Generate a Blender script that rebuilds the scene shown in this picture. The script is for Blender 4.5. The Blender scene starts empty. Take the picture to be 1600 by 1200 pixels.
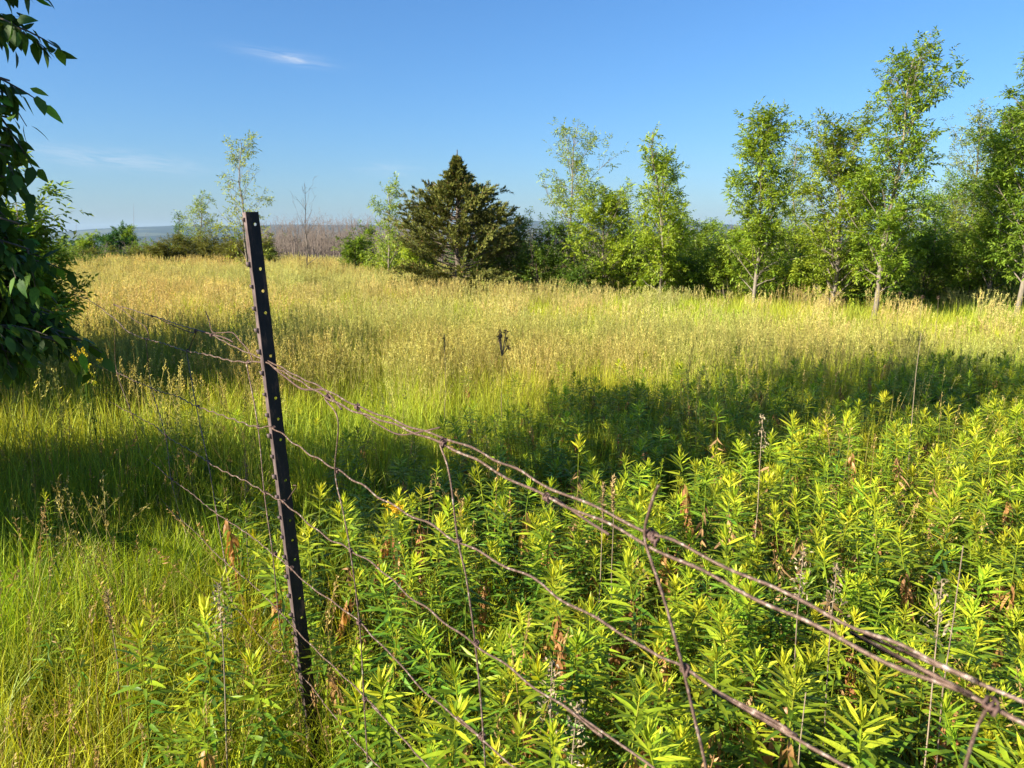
import bpy, math
import numpy as np
from mathutils import Vector, Matrix
R = math.radians
rng = np.random.default_rng(7)
sc = bpy.context.scene
C = sc.collection

# ------------------------------------------------------------------ camera, sky, sun, exposure
CAMZ, PITCH, FPX = 1.55, R(10.8), 1202.0
cam_d = bpy.data.cameras.new('camera'); cam = bpy.data.objects.new('camera', cam_d); C.objects.link(cam)
cam.location = (0, 0, CAMZ); cam.rotation_euler = (R(90) - PITCH, 0, 0)
cam_d.sensor_width = 36; cam_d.lens = 36 * FPX / 1600
cam_d.clip_start = 0.05; cam_d.clip_end = 30000
cam_d.dof.use_dof = True; cam_d.dof.focus_distance = 3.2; cam_d.dof.aperture_fstop = 13
sc.camera = cam

SUN_EL, SUN_FROM = R(27), (-0.866, -0.5)            # the sun stands low behind the left shoulder
world = bpy.data.worlds.new('World'); sc.world = world; world.use_nodes = True
wn, wl = world.node_tree.nodes, world.node_tree.links
wn.clear()
w_out = wn.new('ShaderNodeOutputWorld'); w_bg = wn.new('ShaderNodeBackground')
sky = wn.new('ShaderNodeTexSky'); sky.sky_type = 'NISHITA'; sky.sun_disc = False
sky.sun_elevation = SUN_EL; sky.sun_rotation = math.atan2(SUN_FROM[0], SUN_FROM[1])
sky.altitude = 250; sky.air_density = 1.2; sky.dust_density = 1.0; sky.ozone_density = 10.0
w_bg.inputs['Strength'].default_value = 0.060
wl.new(w_bg.outputs[0], w_out.inputs[0])

sun_d = bpy.data.lights.new('sun', 'SUN'); sun = bpy.data.objects.new('sun', sun_d); C.objects.link(sun)
sun_d.energy = 5.0; sun_d.angle = R(0.5); sun_d.color = (1.0, 0.89, 0.72)
sdir = Vector((SUN_FROM[0] * math.cos(SUN_EL), SUN_FROM[1] * math.cos(SUN_EL), math.sin(SUN_EL)))
sun.rotation_euler = sdir.to_track_quat('Z', 'Y').to_euler()
sc.view_settings.view_transform = 'Standard'; sc.view_settings.look = 'None'
sc.view_settings.exposure = 1.62; sc.view_settings.gamma = 1.0
sc.render.engine = 'CYCLES'
sc.cycles.max_bounces = 4; sc.cycles.diffuse_bounces = 2; sc.cycles.transmission_bounces = 3; sc.cycles.glossy_bounces = 1
sc.cycles.transparent_max_bounces = 6; sc.cycles.volume_bounces = 0
sc.cycles.sample_clamp_indirect = 4.0

# wisps of cirrus, laid out by compass bearing and height above the horizon
def wnode(t, **kw):
    n = wn.new(t)
    for k, v in kw.items(): setattr(n, k, v)
    return n
def wmath(op, a, b=None, c=None):
    n = wnode('ShaderNodeMath', operation=op)
    for i, v in enumerate((a, b, c)):
        if v is None: continue
        if isinstance(v, (int, float)): n.inputs[i].default_value = v
        else: wl.new(v, n.inputs[i])
    return n.outputs[0]
tc = wnode('ShaderNodeTexCoord'); sep = wnode('ShaderNodeSeparateXYZ'); wl.new(tc.outputs['Generated'], sep.inputs[0])
az = wmath('ARCTAN2', sep.outputs[0], sep.outputs[1]); el = wmath('ARCSINE', sep.outputs[2])
comb = wnode('ShaderNodeCombineXYZ')
wl.new(wmath('MULTIPLY', az, 22.0), comb.inputs[0]); wl.new(wmath('MULTIPLY', wmath('ADD', el, wmath('MULTIPLY', az, 0.10)), 190.0), comb.inputs[1])
noi = wnode('ShaderNodeTexNoise'); noi.inputs['Scale'].default_value = 1.0; noi.inputs['Detail'].default_value = 6; noi.inputs['Roughness'].default_value = 0.62; noi.inputs['Distortion'].default_value = 0.6
wl.new(comb.outputs[0], noi.inputs['Vector'])
total = None
for a0, e0, wa, we, slope, amp in ((-15.75, 11.85, 2.6, 0.34, -0.10, 0.42), (-14.3, 11.5, 1.3, 0.22, -0.1, 0.25), (-26.5, 4.9, 4.6, 0.55, -0.06, 0.42), (-8.7, 4.75, 2.2, 0.45, 0.0, 0.20),
                                   (38, 14, 4, 0.5, -0.1, 0.5), (-62, 10, 5, 0.5, -0.08, 0.5), (80, 8, 6, 0.6, 0.05, 0.5), (140, 18, 6, 0.6, 0.05, 0.5), (-120, 22, 6, 0.7, 0.05, 0.5)):
    da = wmath('SUBTRACT', az, R(a0))
    de = wmath('SUBTRACT', wmath('SUBTRACT', el, R(e0)), wmath('MULTIPLY', da, slope))
    g = wmath('ADD', wmath('POWER', wmath('ABSOLUTE', wmath('DIVIDE', da, R(wa))), 2.0), wmath('POWER', wmath('ABSOLUTE', wmath('DIVIDE', de, R(we))), 2.0))
    m = wmath('MULTIPLY', wmath('EXPONENT', wmath('MULTIPLY', g, -1.0)), amp)
    total = m if total is None else wmath('ADD', total, m)
ramp = wnode('ShaderNodeMapRange'); ramp.inputs['From Min'].default_value = 0.36; ramp.inputs['From Max'].default_value = 0.66
wl.new(noi.outputs['Fac'], ramp.inputs['Value'])
cm = wmath('MINIMUM', wmath('MULTIPLY', total, ramp.outputs[0]), 0.8)
wmix = wnode('ShaderNodeMix', data_type='RGBA'); wmix.inputs['B'].default_value = (4.6, 4.9, 5.3, 1)
wl.new(cm, wmix.inputs['Factor']); hsv = wnode('ShaderNodeHueSaturation'); hsv.inputs['Saturation'].default_value = 1.03; wl.new(sky.outputs[0], hsv.inputs['Color']); wl.new(hsv.outputs[0], wmix.inputs['A']); wl.new(wmix.outputs['Result'], w_bg.inputs['Color'])

# ------------------------------------------------------------------ helpers
cp, sp = math.cos(PITCH), math.sin(PITCH)
def ray(x, y):
    u, v = (x - 800) / FPX, (600 - y) / FPX
    return np.array([u, cp + v * sp, -sp + v * cp])
def at_y(x, y, Y):
    d = ray(x, y); return np.array([0, 0, CAMZ]) + d * (Y / d[1])
def at_z(x, y, z):
    d = ray(x, y); return np.array([0, 0, CAMZ]) + d * ((z - CAMZ) / d[2])
def project(p):
    d = np.asarray(p, float) - np.array([0, 0, CAMZ])
    dep = d[..., 1] * cp - d[..., 2] * sp; up = d[..., 1] * sp + d[..., 2] * cp
    return 800 + FPX * d[..., 0] / dep, 600 - FPX * up / dep

def smooth(a, b, t):
    t = np.clip((t - a) / (b - a), 0, 1); return t * t * (3 - 2 * t)
def gz(x, y):
    x = np.asarray(x, float); y = np.asarray(y, float); r = np.hypot(x, y)
    k = np.minimum(1, 34 / np.maximum(r, 1e-6))
    z = (-0.012 * y - 0.010 * x) * k
    z = z + 0.03 * np.sin(x * 1.3 + 0.5 * y) * np.sin(y * 0.9 + 1.0) * smooth(60, 20, r)
    d = np.maximum(r - 33, 0)
    z = z - np.where(d < 12, 0.006 * d * d, 0.864 + 0.144 * (d - 12)) * 1.0 * (r < 480) - (0.864 + 0.144 * (447 - 12)) * (r >= 480)
    a = np.arctan2(x, y)
    ridge = 112 + 24 * np.sin(a * 5 + 1.2) + 13 * np.sin(a * 13 + 0.3) + 7 * np.sin(a * 29 + 2) + 4 * np.sin(a * 61)
    ridge = ridge - 45 * smooth(-0.30, -0.62, a)
    z = z + smooth(3000, 7200, r) * (ridge + 62) + 16 * smooth(900, 2200, r) * np.sin(a * 9 + r / 800) * smooth(4500, 2500, r)
    return z

def add_mesh(name, V, tris=None, quads=None, tint=None, mats=(), smooth_shade=False, mi=None):
    me = bpy.data.meshes.new(name)
    tris = np.zeros((0, 3), np.int32) if tris is None else np.asarray(tris, np.int32)
    quads = np.zeros((0, 4), np.int32) if quads is None else np.asarray(quads, np.int32)
    V = np.asarray(V, np.float32)
    nl = tris.size + quads.size; nt, nq = len(tris), len(quads)
    me.vertices.add(len(V)); me.vertices.foreach_set('co', V.ravel())
    me.loops.add(nl); me.loops.foreach_set('vertex_index', np.concatenate([tris.ravel(), quads.ravel()]).astype(np.int32))
    me.polygons.add(nt + nq)
    me.polygons.foreach_set('loop_start', np.concatenate([np.arange(nt) * 3, nt * 3 + np.arange(nq) * 4]).astype(np.int32))
    if smooth_shade: me.polygons.foreach_set('use_smooth', np.ones(nt + nq, bool))
    if mi is not None: me.polygons.foreach_set('material_index', np.asarray(mi, np.int32))
    for m in mats: me.materials.append(m)
    if tint is not None:
        at = me.attributes.new('tint', 'FLOAT_COLOR', 'POINT')
        t4 = np.ones((len(V), 4), np.float32); t4[:, :3] = tint
        at.data.foreach_set('color', t4.ravel())
    me.update(calc_edges=True); me.validate()
    return me

class Acc:
    """collects shapes for one mesh"""
    def __init__(s): s.V, s.T, s.Q, s.C, s.n = [], [], [], [], 0
    def add(s, V, tris=None, quads=None, tint=(1, 1, 1)):
        V = np.asarray(V, float).reshape(-1, 3)
        if tris is not None and len(tris): s.T.append(np.asarray(tris) + s.n)
        if quads is not None and len(quads): s.Q.append(np.asarray(quads) + s.n)
        t = np.asarray(tint, float)
        s.C.append(np.broadcast_to(t, (len(V), 3)) if t.ndim == 1 else t.reshape(-1, 3)); s.V.append(V); s.n += len(V)
    def mesh(s, name, mats, smooth_shade=False):
        return add_mesh(name, np.concatenate(s.V), np.concatenate(s.T) if s.T else None, np.concatenate(s.Q) if s.Q else None, np.concatenate(s.C), mats, smooth_shade)
    def tubes(s, P, Rad, sides=5, tint=(1, 1, 1)):
        V, Q = tubes(P, Rad, sides); s.add(V, None, Q, tint)

def unit(a): return a / np.maximum(np.linalg.norm(a, axis=-1, keepdims=True), 1e-9)
def tubes(P, Rad, sides=5):
    P = np.asarray(P, float); Rad = np.asarray(Rad, float)
    if P.ndim == 2: P, Rad = P[None], Rad[None]
    M, N, _ = P.shape
    T = unit(np.gradient(P, axis=1))
    mean = unit(P[:, -1] - P[:, 0])
    ref = np.where(np.abs(mean[:, 2:3]) > 0.85, np.array([[1., 0, 0]]), np.array([[0, 0, 1.]]))[:, None, :]
    u = unit(np.cross(T, ref)); v = np.cross(T, u)
    a = np.arange(sides) * 2 * np.pi / sides
    V = P[:, :, None] + Rad[:, :, None, None] * (np.cos(a)[None, None, :, None] * u[:, :, None] + np.sin(a)[None, None, :, None] * v[:, :, None])
    idx = np.arange(M * N * sides).reshape(M, N, sides)
    a0, a1 = idx[:, :-1], idx[:, 1:]
    Q = np.stack([a0, np.roll(a0, -1, 2), np.roll(a1, -1, 2), a1], -1).reshape(-1, 4)
    return V.reshape(-1, 3), Q

# leaf kernels: x along the leaf, y across, z along the leaf's upper side
K_DIAMOND = (np.array([(0, 0, 0), (.42, .5, .10), (1, 0, -.12), (.42, -.5, .10)]), np.array([(0, 2, 1), (0, 3, 2)]))
def lance(curve, fold=.22, n=4, peak=.42, wave=0.0):
    V, T = [], []
    xs = np.linspace(0, 1, n + 1)
    for i, x in enumerate(xs):
        w = 0.5 * (np.sin(np.pi * x ** (math.log(.5) / math.log(peak))) ** .85) if 0 < x < 1 else 0.02
        z = -curve * x * x
        dz = fold * w + wave * math.sin(i * 2.1)
        V += [(x, 0, z), (x, w, z), (x, -w, z)]
        V[-2] = (x, w, z + dz * .14); V[-1] = (x, -w, z + dz * .14)
    for i in range(n):
        a = 3 * i; b = a + 3
        T += [(a, b, b + 1), (a, b + 1, a + 1), (a, a + 2, b + 2), (a, b + 2, b)]
    return np.array(V), np.array(T)
K_LANCE = [lance(c) for c in (0.05, 0.22, 0.42, 0.7)]
K_OVATE = [lance(c, .3, 4, .36, .05) for c in (0.08, 0.25, 0.45)]

def leaf_frames(d, roll=None, g=rng):
    d = unit(d); up = np.array([0, 0, 1.0])
    s = np.cross(d, up); bad = np.linalg.norm(s, axis=-1) < 1e-3; s[bad] = (1, 0, 0); s = unit(s)
    n = np.cross(s, d)
    if roll is None: roll = g.normal(0, .45, len(d))
    c, q = np.cos(roll)[:, None], np.sin(roll)[:, None]
    return d, s * c + n * q, n * c - s * q
def leaves(acc, K, pos, d, L, W, tint, roll=None, g=rng):
    KV, KT = K; M = len(pos)
    if M == 0: return
    d, s, n = leaf_frames(np.asarray(d, float), roll, g)
    L = np.broadcast_to(L, (M,))[:, None, None]; W = np.broadcast_to(W, (M,))[:, None, None]
    V = pos[:, None] + d[:, None] * (KV[None, :, 0:1] * L) + s[:, None] * (KV[None, :, 1:2] * W) + n[:, None] * (KV[None, :, 2:3] * L)
    F = (KT[None] + (np.arange(M) * len(KV))[:, None, None]).reshape(-1, 3)
    t = np.asarray(tint, float); t = np.broadcast_to(t, (M, 3))
    acc.add(V.reshape(-1, 3), F, None, np.repeat(t, len(KV), 0))

def obj(name, me, parent=None, loc=None, **tags):
    o = bpy.data.objects.new(name, me); C.objects.link(o)
    if parent is not None: o.parent = parent
    if loc is not None: o.location = loc
    for k, v in tags.items(): o[k] = v
    return o
def thing(name, label, cat, loc=(0, 0, 0), group=None):
    o = obj(name, None, None, loc, label=label, category=cat)
    o.empty_display_size = .1
    if group: o['group'] = group
    return o

# ------------------------------------------------------------------ materials
def new_mat(name):
    m = bpy.data.materials.new(name); m.use_nodes = True
    nt = m.node_tree; nt.nodes.clear()
    out = nt.nodes.new('ShaderNodeOutputMaterial')
    return m, nt, out
def N(nt, t, **kw):
    n = nt.nodes.new(t)
    for k, v in kw.items(): setattr(n, k, v)
    return n
def leaf_mat(name, trans=.38, rough=.5, spec=.25, patch=None, vary=.3, hue=.03, warm=(1.25, 1.12, .5), blotch=None):
    """foliage: colour from the piece's own tint, with each plant a little different"""
    m, nt, out = new_mat(name); L = nt.links
    at = N(nt, 'ShaderNodeAttribute', attribute_name='tint')
    oi = N(nt, 'ShaderNodeObjectInfo'); hs = N(nt, 'ShaderNodeHueSaturation')
    mr = N(nt, 'ShaderNodeMapRange'); mr.inputs['To Min'].default_value = .5 - hue; mr.inputs['To Max'].default_value = .5 + hue
    mv = N(nt, 'ShaderNodeMapRange'); mv.inputs['To Min'].default_value = 1 - vary; mv.inputs['To Max'].default_value = 1 + vary
    L.new(oi.outputs['Random'], mr.inputs['Value'])
    wn2 = N(nt, 'ShaderNodeTexWhiteNoise', noise_dimensions='1D'); L.new(oi.outputs['Random'], wn2.inputs['W']); L.new(wn2.outputs['Value'], mv.inputs['Value'])
    L.new(mr.outputs[0], hs.inputs['Hue']); L.new(mv.outputs[0], hs.inputs['Value'])
    col = at.outputs['Color']
    if patch:
        ge = N(nt, 'ShaderNodeNewGeometry'); no = N(nt, 'ShaderNodeTexNoise'); no.inputs['Scale'].default_value = patch[0]; no.inputs['Detail'].default_value = 3
        L.new(ge.outputs['Position'], no.inputs['Vector'])
        r = N(nt, 'ShaderNodeMapRange'); r.inputs['From Min'].default_value = .38; r.inputs['From Max'].default_value = .62; L.new(no.outputs['Fac'], r.inputs['Value'])
        mx = N(nt, 'ShaderNodeMix', data_type='RGBA', blend_type='MULTIPLY'); mx.inputs['Factor'].default_value = 1
        mc = N(nt, 'ShaderNodeMix', data_type='RGBA'); mc.inputs['A'].default_value = (*patch[1], 1); mc.inputs['B'].default_value = (*patch[2], 1); L.new(r.outputs[0], mc.inputs['Factor'])
        L.new(col, mx.inputs['A']); L.new(mc.outputs['Result'], mx.inputs['B']); col = mx.outputs['Result']
    if blotch:
        tx_ = N(nt, 'ShaderNodeTexCoord'); nb_ = N(nt, 'ShaderNodeTexNoise'); nb_.inputs['Scale'].default_value = blotch; nb_.inputs['Detail'].default_value = 3
        L.new(tx_.outputs['Object'], nb_.inputs['Vector']); rb_ = N(nt, 'ShaderNodeMapRange'); rb_.inputs['From Min'].default_value = .3; rb_.inputs['From Max'].default_value = .7; rb_.inputs['To Min'].default_value = .68; rb_.inputs['To Max'].default_value = 1.28
        L.new(nb_.outputs['Fac'], rb_.inputs['Value']); mb_ = N(nt, 'ShaderNodeMix', data_type='RGBA', blend_type='MULTIPLY'); mb_.inputs['Factor'].default_value = 1
        L.new(col, mb_.inputs['A']); L.new(rb_.outputs[0], mb_.inputs['B']); col = mb_.outputs['Result']
    L.new(col, hs.inputs['Color'])
    p = N(nt, 'ShaderNodeBsdfPrincipled'); p.inputs['Roughness'].default_value = rough; p.inputs['Specular IOR Level'].default_value = spec
    L.new(hs.outputs[0], p.inputs['Base Color'])
    t = N(nt, 'ShaderNodeBsdfTranslucent'); mu = N(nt, 'ShaderNodeMix', data_type='RGBA', blend_type='MULTIPLY'); mu.inputs['Factor'].default_value = 1
    mu.inputs['B'].default_value = (*warm, 1); L.new(hs.outputs[0], mu.inputs['A']); L.new(mu.outputs['Result'], t.inputs['Color'])
    ms = N(nt, 'ShaderNodeMixShader'); ms.inputs[0].default_value = trans
    L.new(p.outputs[0], ms.inputs[1]); L.new(t.outputs[0], ms.inputs[2]); L.new(ms.outputs[0], out.inputs[0])
    return m
def rough_mat(name, c1, c2, scale, rough=.85, bump=.4, dist=.01, metal=0, c3=None, coord='Object', stretch=(1, 1, 1), spec=.3):
    m, nt, out = new_mat(name); L = nt.links
    tcn = N(nt, 'ShaderNodeTexCoord'); mp = N(nt, 'ShaderNodeMapping'); mp.inputs['Scale'].default_value = stretch
    L.new(tcn.outputs[coord], mp.inputs['Vector'])
    no = N(nt, 'ShaderNodeTexNoise'); no.inputs['Scale'].default_value = scale; no.inputs['Detail'].default_value = 7; no.inputs['Roughness'].default_value = .65
    L.new(mp.outputs[0], no.inputs['Vector'])
    cr = N(nt, 'ShaderNodeValToRGB'); cr.color_ramp.elements[0].position = .32; cr.color_ramp.elements[1].position = .68
    cr.color_ramp.elements[0].color = (*c1, 1); cr.color_ramp.elements[1].color = (*c2, 1)
    if c3:
        e = cr.color_ramp.elements.new(.55); e.color = (*c3, 1)
    L.new(no.outputs['Fac'], cr.inputs[0])
    p = N(nt, 'ShaderNodeBsdfPrincipled'); p.inputs['Roughness'].default_value = rough; p.inputs['Metallic'].default_value = metal; p.inputs['Specular IOR Level'].default_value = spec
    L.new(cr.outputs[0], p.inputs['Base Color'])
    b = N(nt, 'ShaderNodeBump'); b.inputs['Strength'].default_value = bump; b.inputs['Distance'].default_value = dist
    L.new(no.outputs['Fac'], b.inputs['Height']); L.new(b.outputs[0], p.inputs['Normal']); L.new(p.outputs[0], out.inputs[0])
    return m
M_GOLD = leaf_mat('goldenrod_leaf', .40, .42, .3, vary=.26, hue=.022, blotch=38)
M_GRASS = leaf_mat('grass_blade', .34, .5, .22, patch=(.55, (.88, 1.06, .8), (1.16, .98, .95)), vary=.28, hue=.02)
M_MEADOW = leaf_mat('meadow_blade', .36, .55, .18, patch=(.22, (.90, 1.04, .85), (1.08, 1.0, .92)), vary=.25, hue=.018)
M_TREE = leaf_mat('tree_leaf', .48, .42, .32, vary=.1, hue=.01)
M_NEAR = leaf_mat('near_tree_leaf', .36, .55, .22, vary=.35, hue=.03, blotch=7)
M_CEDAR = leaf_mat('cedar_spray', .12, .6, .2, vary=.08, hue=.01, warm=(1.1, 1, .6))
M_BARK = rough_mat('ash_bark', (.10, .085, .065), (.26, .225, .17), 9, bump=.5, dist=.02, stretch=(1, 1, .35))
M_DBARK = rough_mat('dark_bark', (.05, .04, .03), (.16, .13, .10), 11, bump=.6, dist=.02, stretch=(1, 1, .3))
M_TWIG = rough_mat('grey_twig', (.13, .105, .085), (.25, .205, .17), 3, bump=.1)
M_WIRE = rough_mat('weathered_wire', (.06, .036, .028), (.42, .36, .31), 130, rough=.5, bump=.9, dist=.002, metal=.35, c3=(.16, .105, .08))
M_RUST = rough_mat('rusty_wire', (.045, .03, .027), (.15, .09, .075), 90, rough=.7, bump=.5, dist=.001, metal=.2)
M_POST = rough_mat('dark_post_paint', (.010, .008, .008), (.13, .065, .042), 38, rough=.6, bump=.8, dist=.003, c3=(.022, .016, .015), stretch=(1, 1, .35))
M_POSTEDGE = rough_mat('sunlit_post_edge', (.04, .028, .026), (.17, .125, .12), 70, rough=.6, bump=.5, dist=.002, stretch=(1, 1, .3), metal=.15)  # sunlight on the left flange and lugs put into a lighter colour
M_DRY = leaf_mat('dry_stalk', .12, .7, .15, vary=.2, hue=.01, warm=(1, 1, 1))

def ground_mat():
    m, nt, out = new_mat('soil_and_far_land'); L = nt.links
    ge = N(nt, 'ShaderNodeNewGeometry')
    n1 = N(nt, 'ShaderNodeTexNoise'); n1.inputs['Scale'].default_value = 6; n1.inputs['Detail'].default_value = 8; L.new(ge.outputs['Position'], n1.inputs['Vector'])
    c1 = N(nt, 'ShaderNodeValToRGB'); e = c1.color_ramp.elements; e[0].position = .35; e[1].position = .7
    e[0].color = (.022, .024, .010, 1); e[1].color = (.085, .075, .03, 1); L.new(n1.outputs['Fac'], c1.inputs[0])
    # far land: woods and fields
    n2 = N(nt, 'ShaderNodeTexVoronoi'); n2.inputs['Scale'].default_value = .0022; L.new(ge.outputs['Position'], n2.inputs['Vector'])
    c2 = N(nt, 'ShaderNodeValToRGB'); c2.color_ramp.interpolation = 'CONSTANT'; e = c2.color_ramp.elements
    e[0].color = (.012, .026, .014, 1); e[1].position = .62; e[1].color = (.025, .042, .02, 1); x = e.new(.86); x.color = (.06, .075, .04, 1)
    sepc = N(nt, 'ShaderNodeSeparateColor'); L.new(n2.outputs['Color'], sepc.inputs[0]); L.new(sepc.outputs[0], c2.inputs[0])
    n3 = N(nt, 'ShaderNodeTexNoise'); n3.inputs['Scale'].default_value = .02; n3.inputs['Detail'].default_value = 6; L.new(ge.outputs['Position'], n3.inputs['Vector'])
    mm = N(nt, 'ShaderNodeMapRange'); mm.inputs['To Min'].default_value = .55; mm.inputs['To Max'].default_value = 1.4; L.new(n3.outputs['Fac'], mm.inputs['Value'])
    mu = N(nt, 'ShaderNodeMix', data_type='RGBA', blend_type='MULTIPLY'); mu.inputs['Factor'].default_value = 1
    L.new(c2.outputs[0], mu.inputs['A']); L.new(mm.outputs[0], mu.inputs['B'])
    ln = N(nt, 'ShaderNodeVectorMath', operation='LENGTH'); L.new(ge.outputs['Position'], ln.inputs[0])
    fr = N(nt, 'ShaderNodeMapRange'); fr.inputs['From Min'].default_value = 50; fr.inputs['From Max'].default_value = 160; L.new(ln.outputs['Value'], fr.inputs['Value'])
    mx = N(nt, 'ShaderNodeMix', data_type='RGBA'); L.new(fr.outputs[0], mx.inputs['Factor']); L.new(c1.outputs[0], mx.inputs['A']); L.new(mu.outputs['Result'], mx.inputs['B'])
    p = N(nt, 'ShaderNodeBsdfPrincipled'); p.inputs['Roughness'].default_value = .95; p.inputs['Specular IOR Level'].default_value = .1
    L.new(mx.outputs['Result'], p.inputs['Base Color'])
    b = N(nt, 'ShaderNodeBump'); b.inputs['Strength'].default_value = .6; b.inputs['Distance'].default_value = .05; L.new(n1.outputs['Fac'], b.inputs['Height']); L.new(b.outputs[0], p.inputs['Normal'])
    L.new(p.outputs[0], out.inputs[0]); return m
M_GROUND = ground_mat()

# ------------------------------------------------------------------ ground: one sheet from the camera to the ridge on the skyline
na, rr = 192, np.concatenate([[0.0], np.geomspace(.35, 9000, 130)])
aa = np.arange(na) * 2 * np.pi / na
XX = rr[:, None] * np.sin(aa)[None]; YY = rr[:, None] * np.cos(aa)[None]
GV = np.stack([XX, YY, gz(XX, YY)], -1)
GV[-1, :, 2] -= 40
idx = np.arange(len(rr) * na).reshape(len(rr), na)
Qs = np.stack([idx[1:-1], np.roll(idx[1:-1], -1, 1), np.roll(idx[2:], -1, 1), idx[2:]], -1).reshape(-1, 4)
Ts = np.stack([np.zeros(na, int), np.roll(idx[1], -1), idx[1]], -1)
obj('ground', add_mesh('ground', GV.reshape(-1, 3), Ts[:, ::-1], Qs[:, ::-1], None, [M_GROUND], True), kind='structure', label='meadow ground falling away to a valley and blue ridge')

# ------------------------------------------------------------------ trees
def tree(name, label, base, H, prof, cb=.2, trunk_r=.05, limbs=40, twigs=5, leafn=2200, leaf=(.09, .035), pinnate=7, tint=(.07, .15, .02), tint2=(.14, .24, .03),
         bark=M_BARK, lift=(32, 66), seed=1, stems=1, lean=(0, 0), mat=M_TREE, group=None, cat='tree', K=K_DIAMOND, droop=.10, build=True):
    """prof: list of (fraction of height, radius in metres); cb: crown base as a fraction of the height"""
    g = np.random.default_rng(seed); base = np.asarray(base, float)
    pf, pr = np.array([p[0] for p in prof]), np.array([p[1] for p in prof])
    wood = Acc(); brs = Acc(); crown = Acc(); trunks = []
    for s in range(stems):
        n = 9; t = np.linspace(0, 1, n)
        off = g.normal(0, .02 * H, 2) if stems > 1 else np.zeros(2)
        spread = g.normal(0, .10 * H, 2) if stems > 1 else np.zeros(2)
        wob = np.cumsum(g.normal(0, .008 * H, (n, 2)), 0); wob -= wob[0]
        hh = H * (1 if s == 0 else g.uniform(.7, .95))
        P = np.zeros((n, 3)); P[:, :2] = wob + off + np.outer(t ** 1.2, spread) + np.outer(t, np.array(lean)); P[:, 2] = t * hh - .08
        rad = trunk_r * (1 - .9 * t) ** .85 * (1 if stems == 1 else .7) + .003
        rad[0] *= 1.25
        wood.tubes(P, rad, 7); trunks.append((P, rad, hh))
    LP, LD, LK, LL = [], [], [], []
    for k in range(limbs):
        P, rad, hh = trunks[k % stems]
        f = cb + (0.985 - cb) * ((k + g.uniform(0, 1)) / limbs) ** .9
        pos = np.array([np.interp(f, np.linspace(0, 1, len(P)), P[:, i]) for i in range(3)])
        rt = np.interp(f, np.linspace(0, 1, len(P)), rad)
        reach = np.interp(f * hh / H, pf, pr) * g.uniform(.62, 1.12)
        a = k * 2.39996 + g.normal(0, .35)
        e = R(g.uniform(*lift)) + .35 * max(0, f - .6)
        d0 = np.array([math.cos(a) * math.cos(e), math.sin(a) * math.cos(e), math.sin(e)])
        Ln = reach / max(math.cos(e), .45)
        tt = np.linspace(0, 1, 6)[:, None]
        bend = np.array([0, 0, g.uniform(-.25, .15) * Ln])
        BP = pos + d0 * Ln * tt + bend * tt ** 2 + np.cumsum(g.normal(0, .02 * Ln, (6, 3)), 0) * tt
        br = np.maximum(rt * .33, .004) * (1 - .8 * tt[:, 0]) + .0015
        brs.tubes(BP, br, 4); LL.append(Ln)
        TP, TR = [], []
        for j in range(twigs):
            q = g.uniform(.15, 1.0); p0 = np.array([np.interp(q, tt[:, 0], BP[:, i]) for i in range(3)])
            td = unit(d0 + g.normal(0, .62, 3) + np.array([0, 0, .15])); tl = Ln * g.uniform(.18, .42) + .05
            pts = p0 + td * tl * np.linspace(0, 1, 4)[:, None] - np.array([0, 0, 1]) * droop * .4 * tl * np.linspace(0, 1, 4)[:, None] ** 2
            TP.append(pts); TR.append(np.linspace(.0045, .0015, 4))
            for q2 in (0.35, .7, 1.0):
                LP.append(p0 + td * tl * q2); LD.append(td); LK.append(k)
        brs.tubes(np.array(TP), np.array(TR), 3)
        for q2 in (.3, .6, .85, 1.0): LP.append(np.array([np.interp(q2, tt[:, 0], BP[:, i]) for i in range(3)])); LD.append(d0); LK.append(k)
    LP, LD, LB = np.array(LP), np.array(LD), np.array(LK)
    wt = (np.exp(g.normal(0, .45, limbs)) * np.array(LL) ** 1.1)[LB] * np.exp(g.normal(0, .5, len(LP))); pick = g.choice(len(LP), leafn, p=wt / wt.sum())
    fit = (H - .04) / np.percentile(LP[:, 2], 99.7)
    pos = LP[pick] + g.normal(0, .012, (leafn, 3)); d = unit(LD[pick] * .6 + g.normal(0, .75, (leafn, 3)) + np.array([0, 0, .05 - droop]))
    w = g.uniform(0, 1, (leafn, 1)) ** 1.3
    col = np.array(tint) * (1 - w) + np.array(tint2) * w
    col = col * g.uniform(.8, 1.25, (leafn, 1))
    if pinnate > 1:
        ll, lw = leaf; _, sd, nn = leaf_frames(d, g.normal(0, .5, leafn), g)
        rac = ll * 2.3 * g.uniform(.75, 1.2, leafn)
        prs = (pinnate - 1) // 2
        for j in range(prs):
            fj = .32 + .62 * j / max(prs - .3, 1)
            for sg in (-1, 1):
                p = pos + d * (rac * fj)[:, None]
                dd = unit(d * .55 + sg * sd * .85 + g.normal(0, .18, (leafn, 3)) - np.array([0, 0, droop]))
                leaves(crown, K, p, dd, ll * g.uniform(.75, 1.15, leafn), lw * g.uniform(.8, 1.2, leafn), col * g.uniform(.88, 1.14, (leafn, 1)), g=g)
        leaves(crown, K, pos + d * rac[:, None] * .9, d - np.array([0, 0, droop]), ll * 1.05, lw, col, g=g)
    else:
        leaves(crown, K, pos, d, leaf[0] * g.uniform(.7, 1.25, leafn), leaf[1] * g.uniform(.8, 1.2, leafn), col, g=g)
    t = thing(name, label, cat, base, group); t.scale = (1, 1, fit)
    obj('trunk', wood.mesh('trunk', [bark], True), t)
    obj('branches', brs.mesh('branches', [bark], True), t)
    obj('crown', crown.mesh('crown', [mat]), t)
    return t
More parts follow.
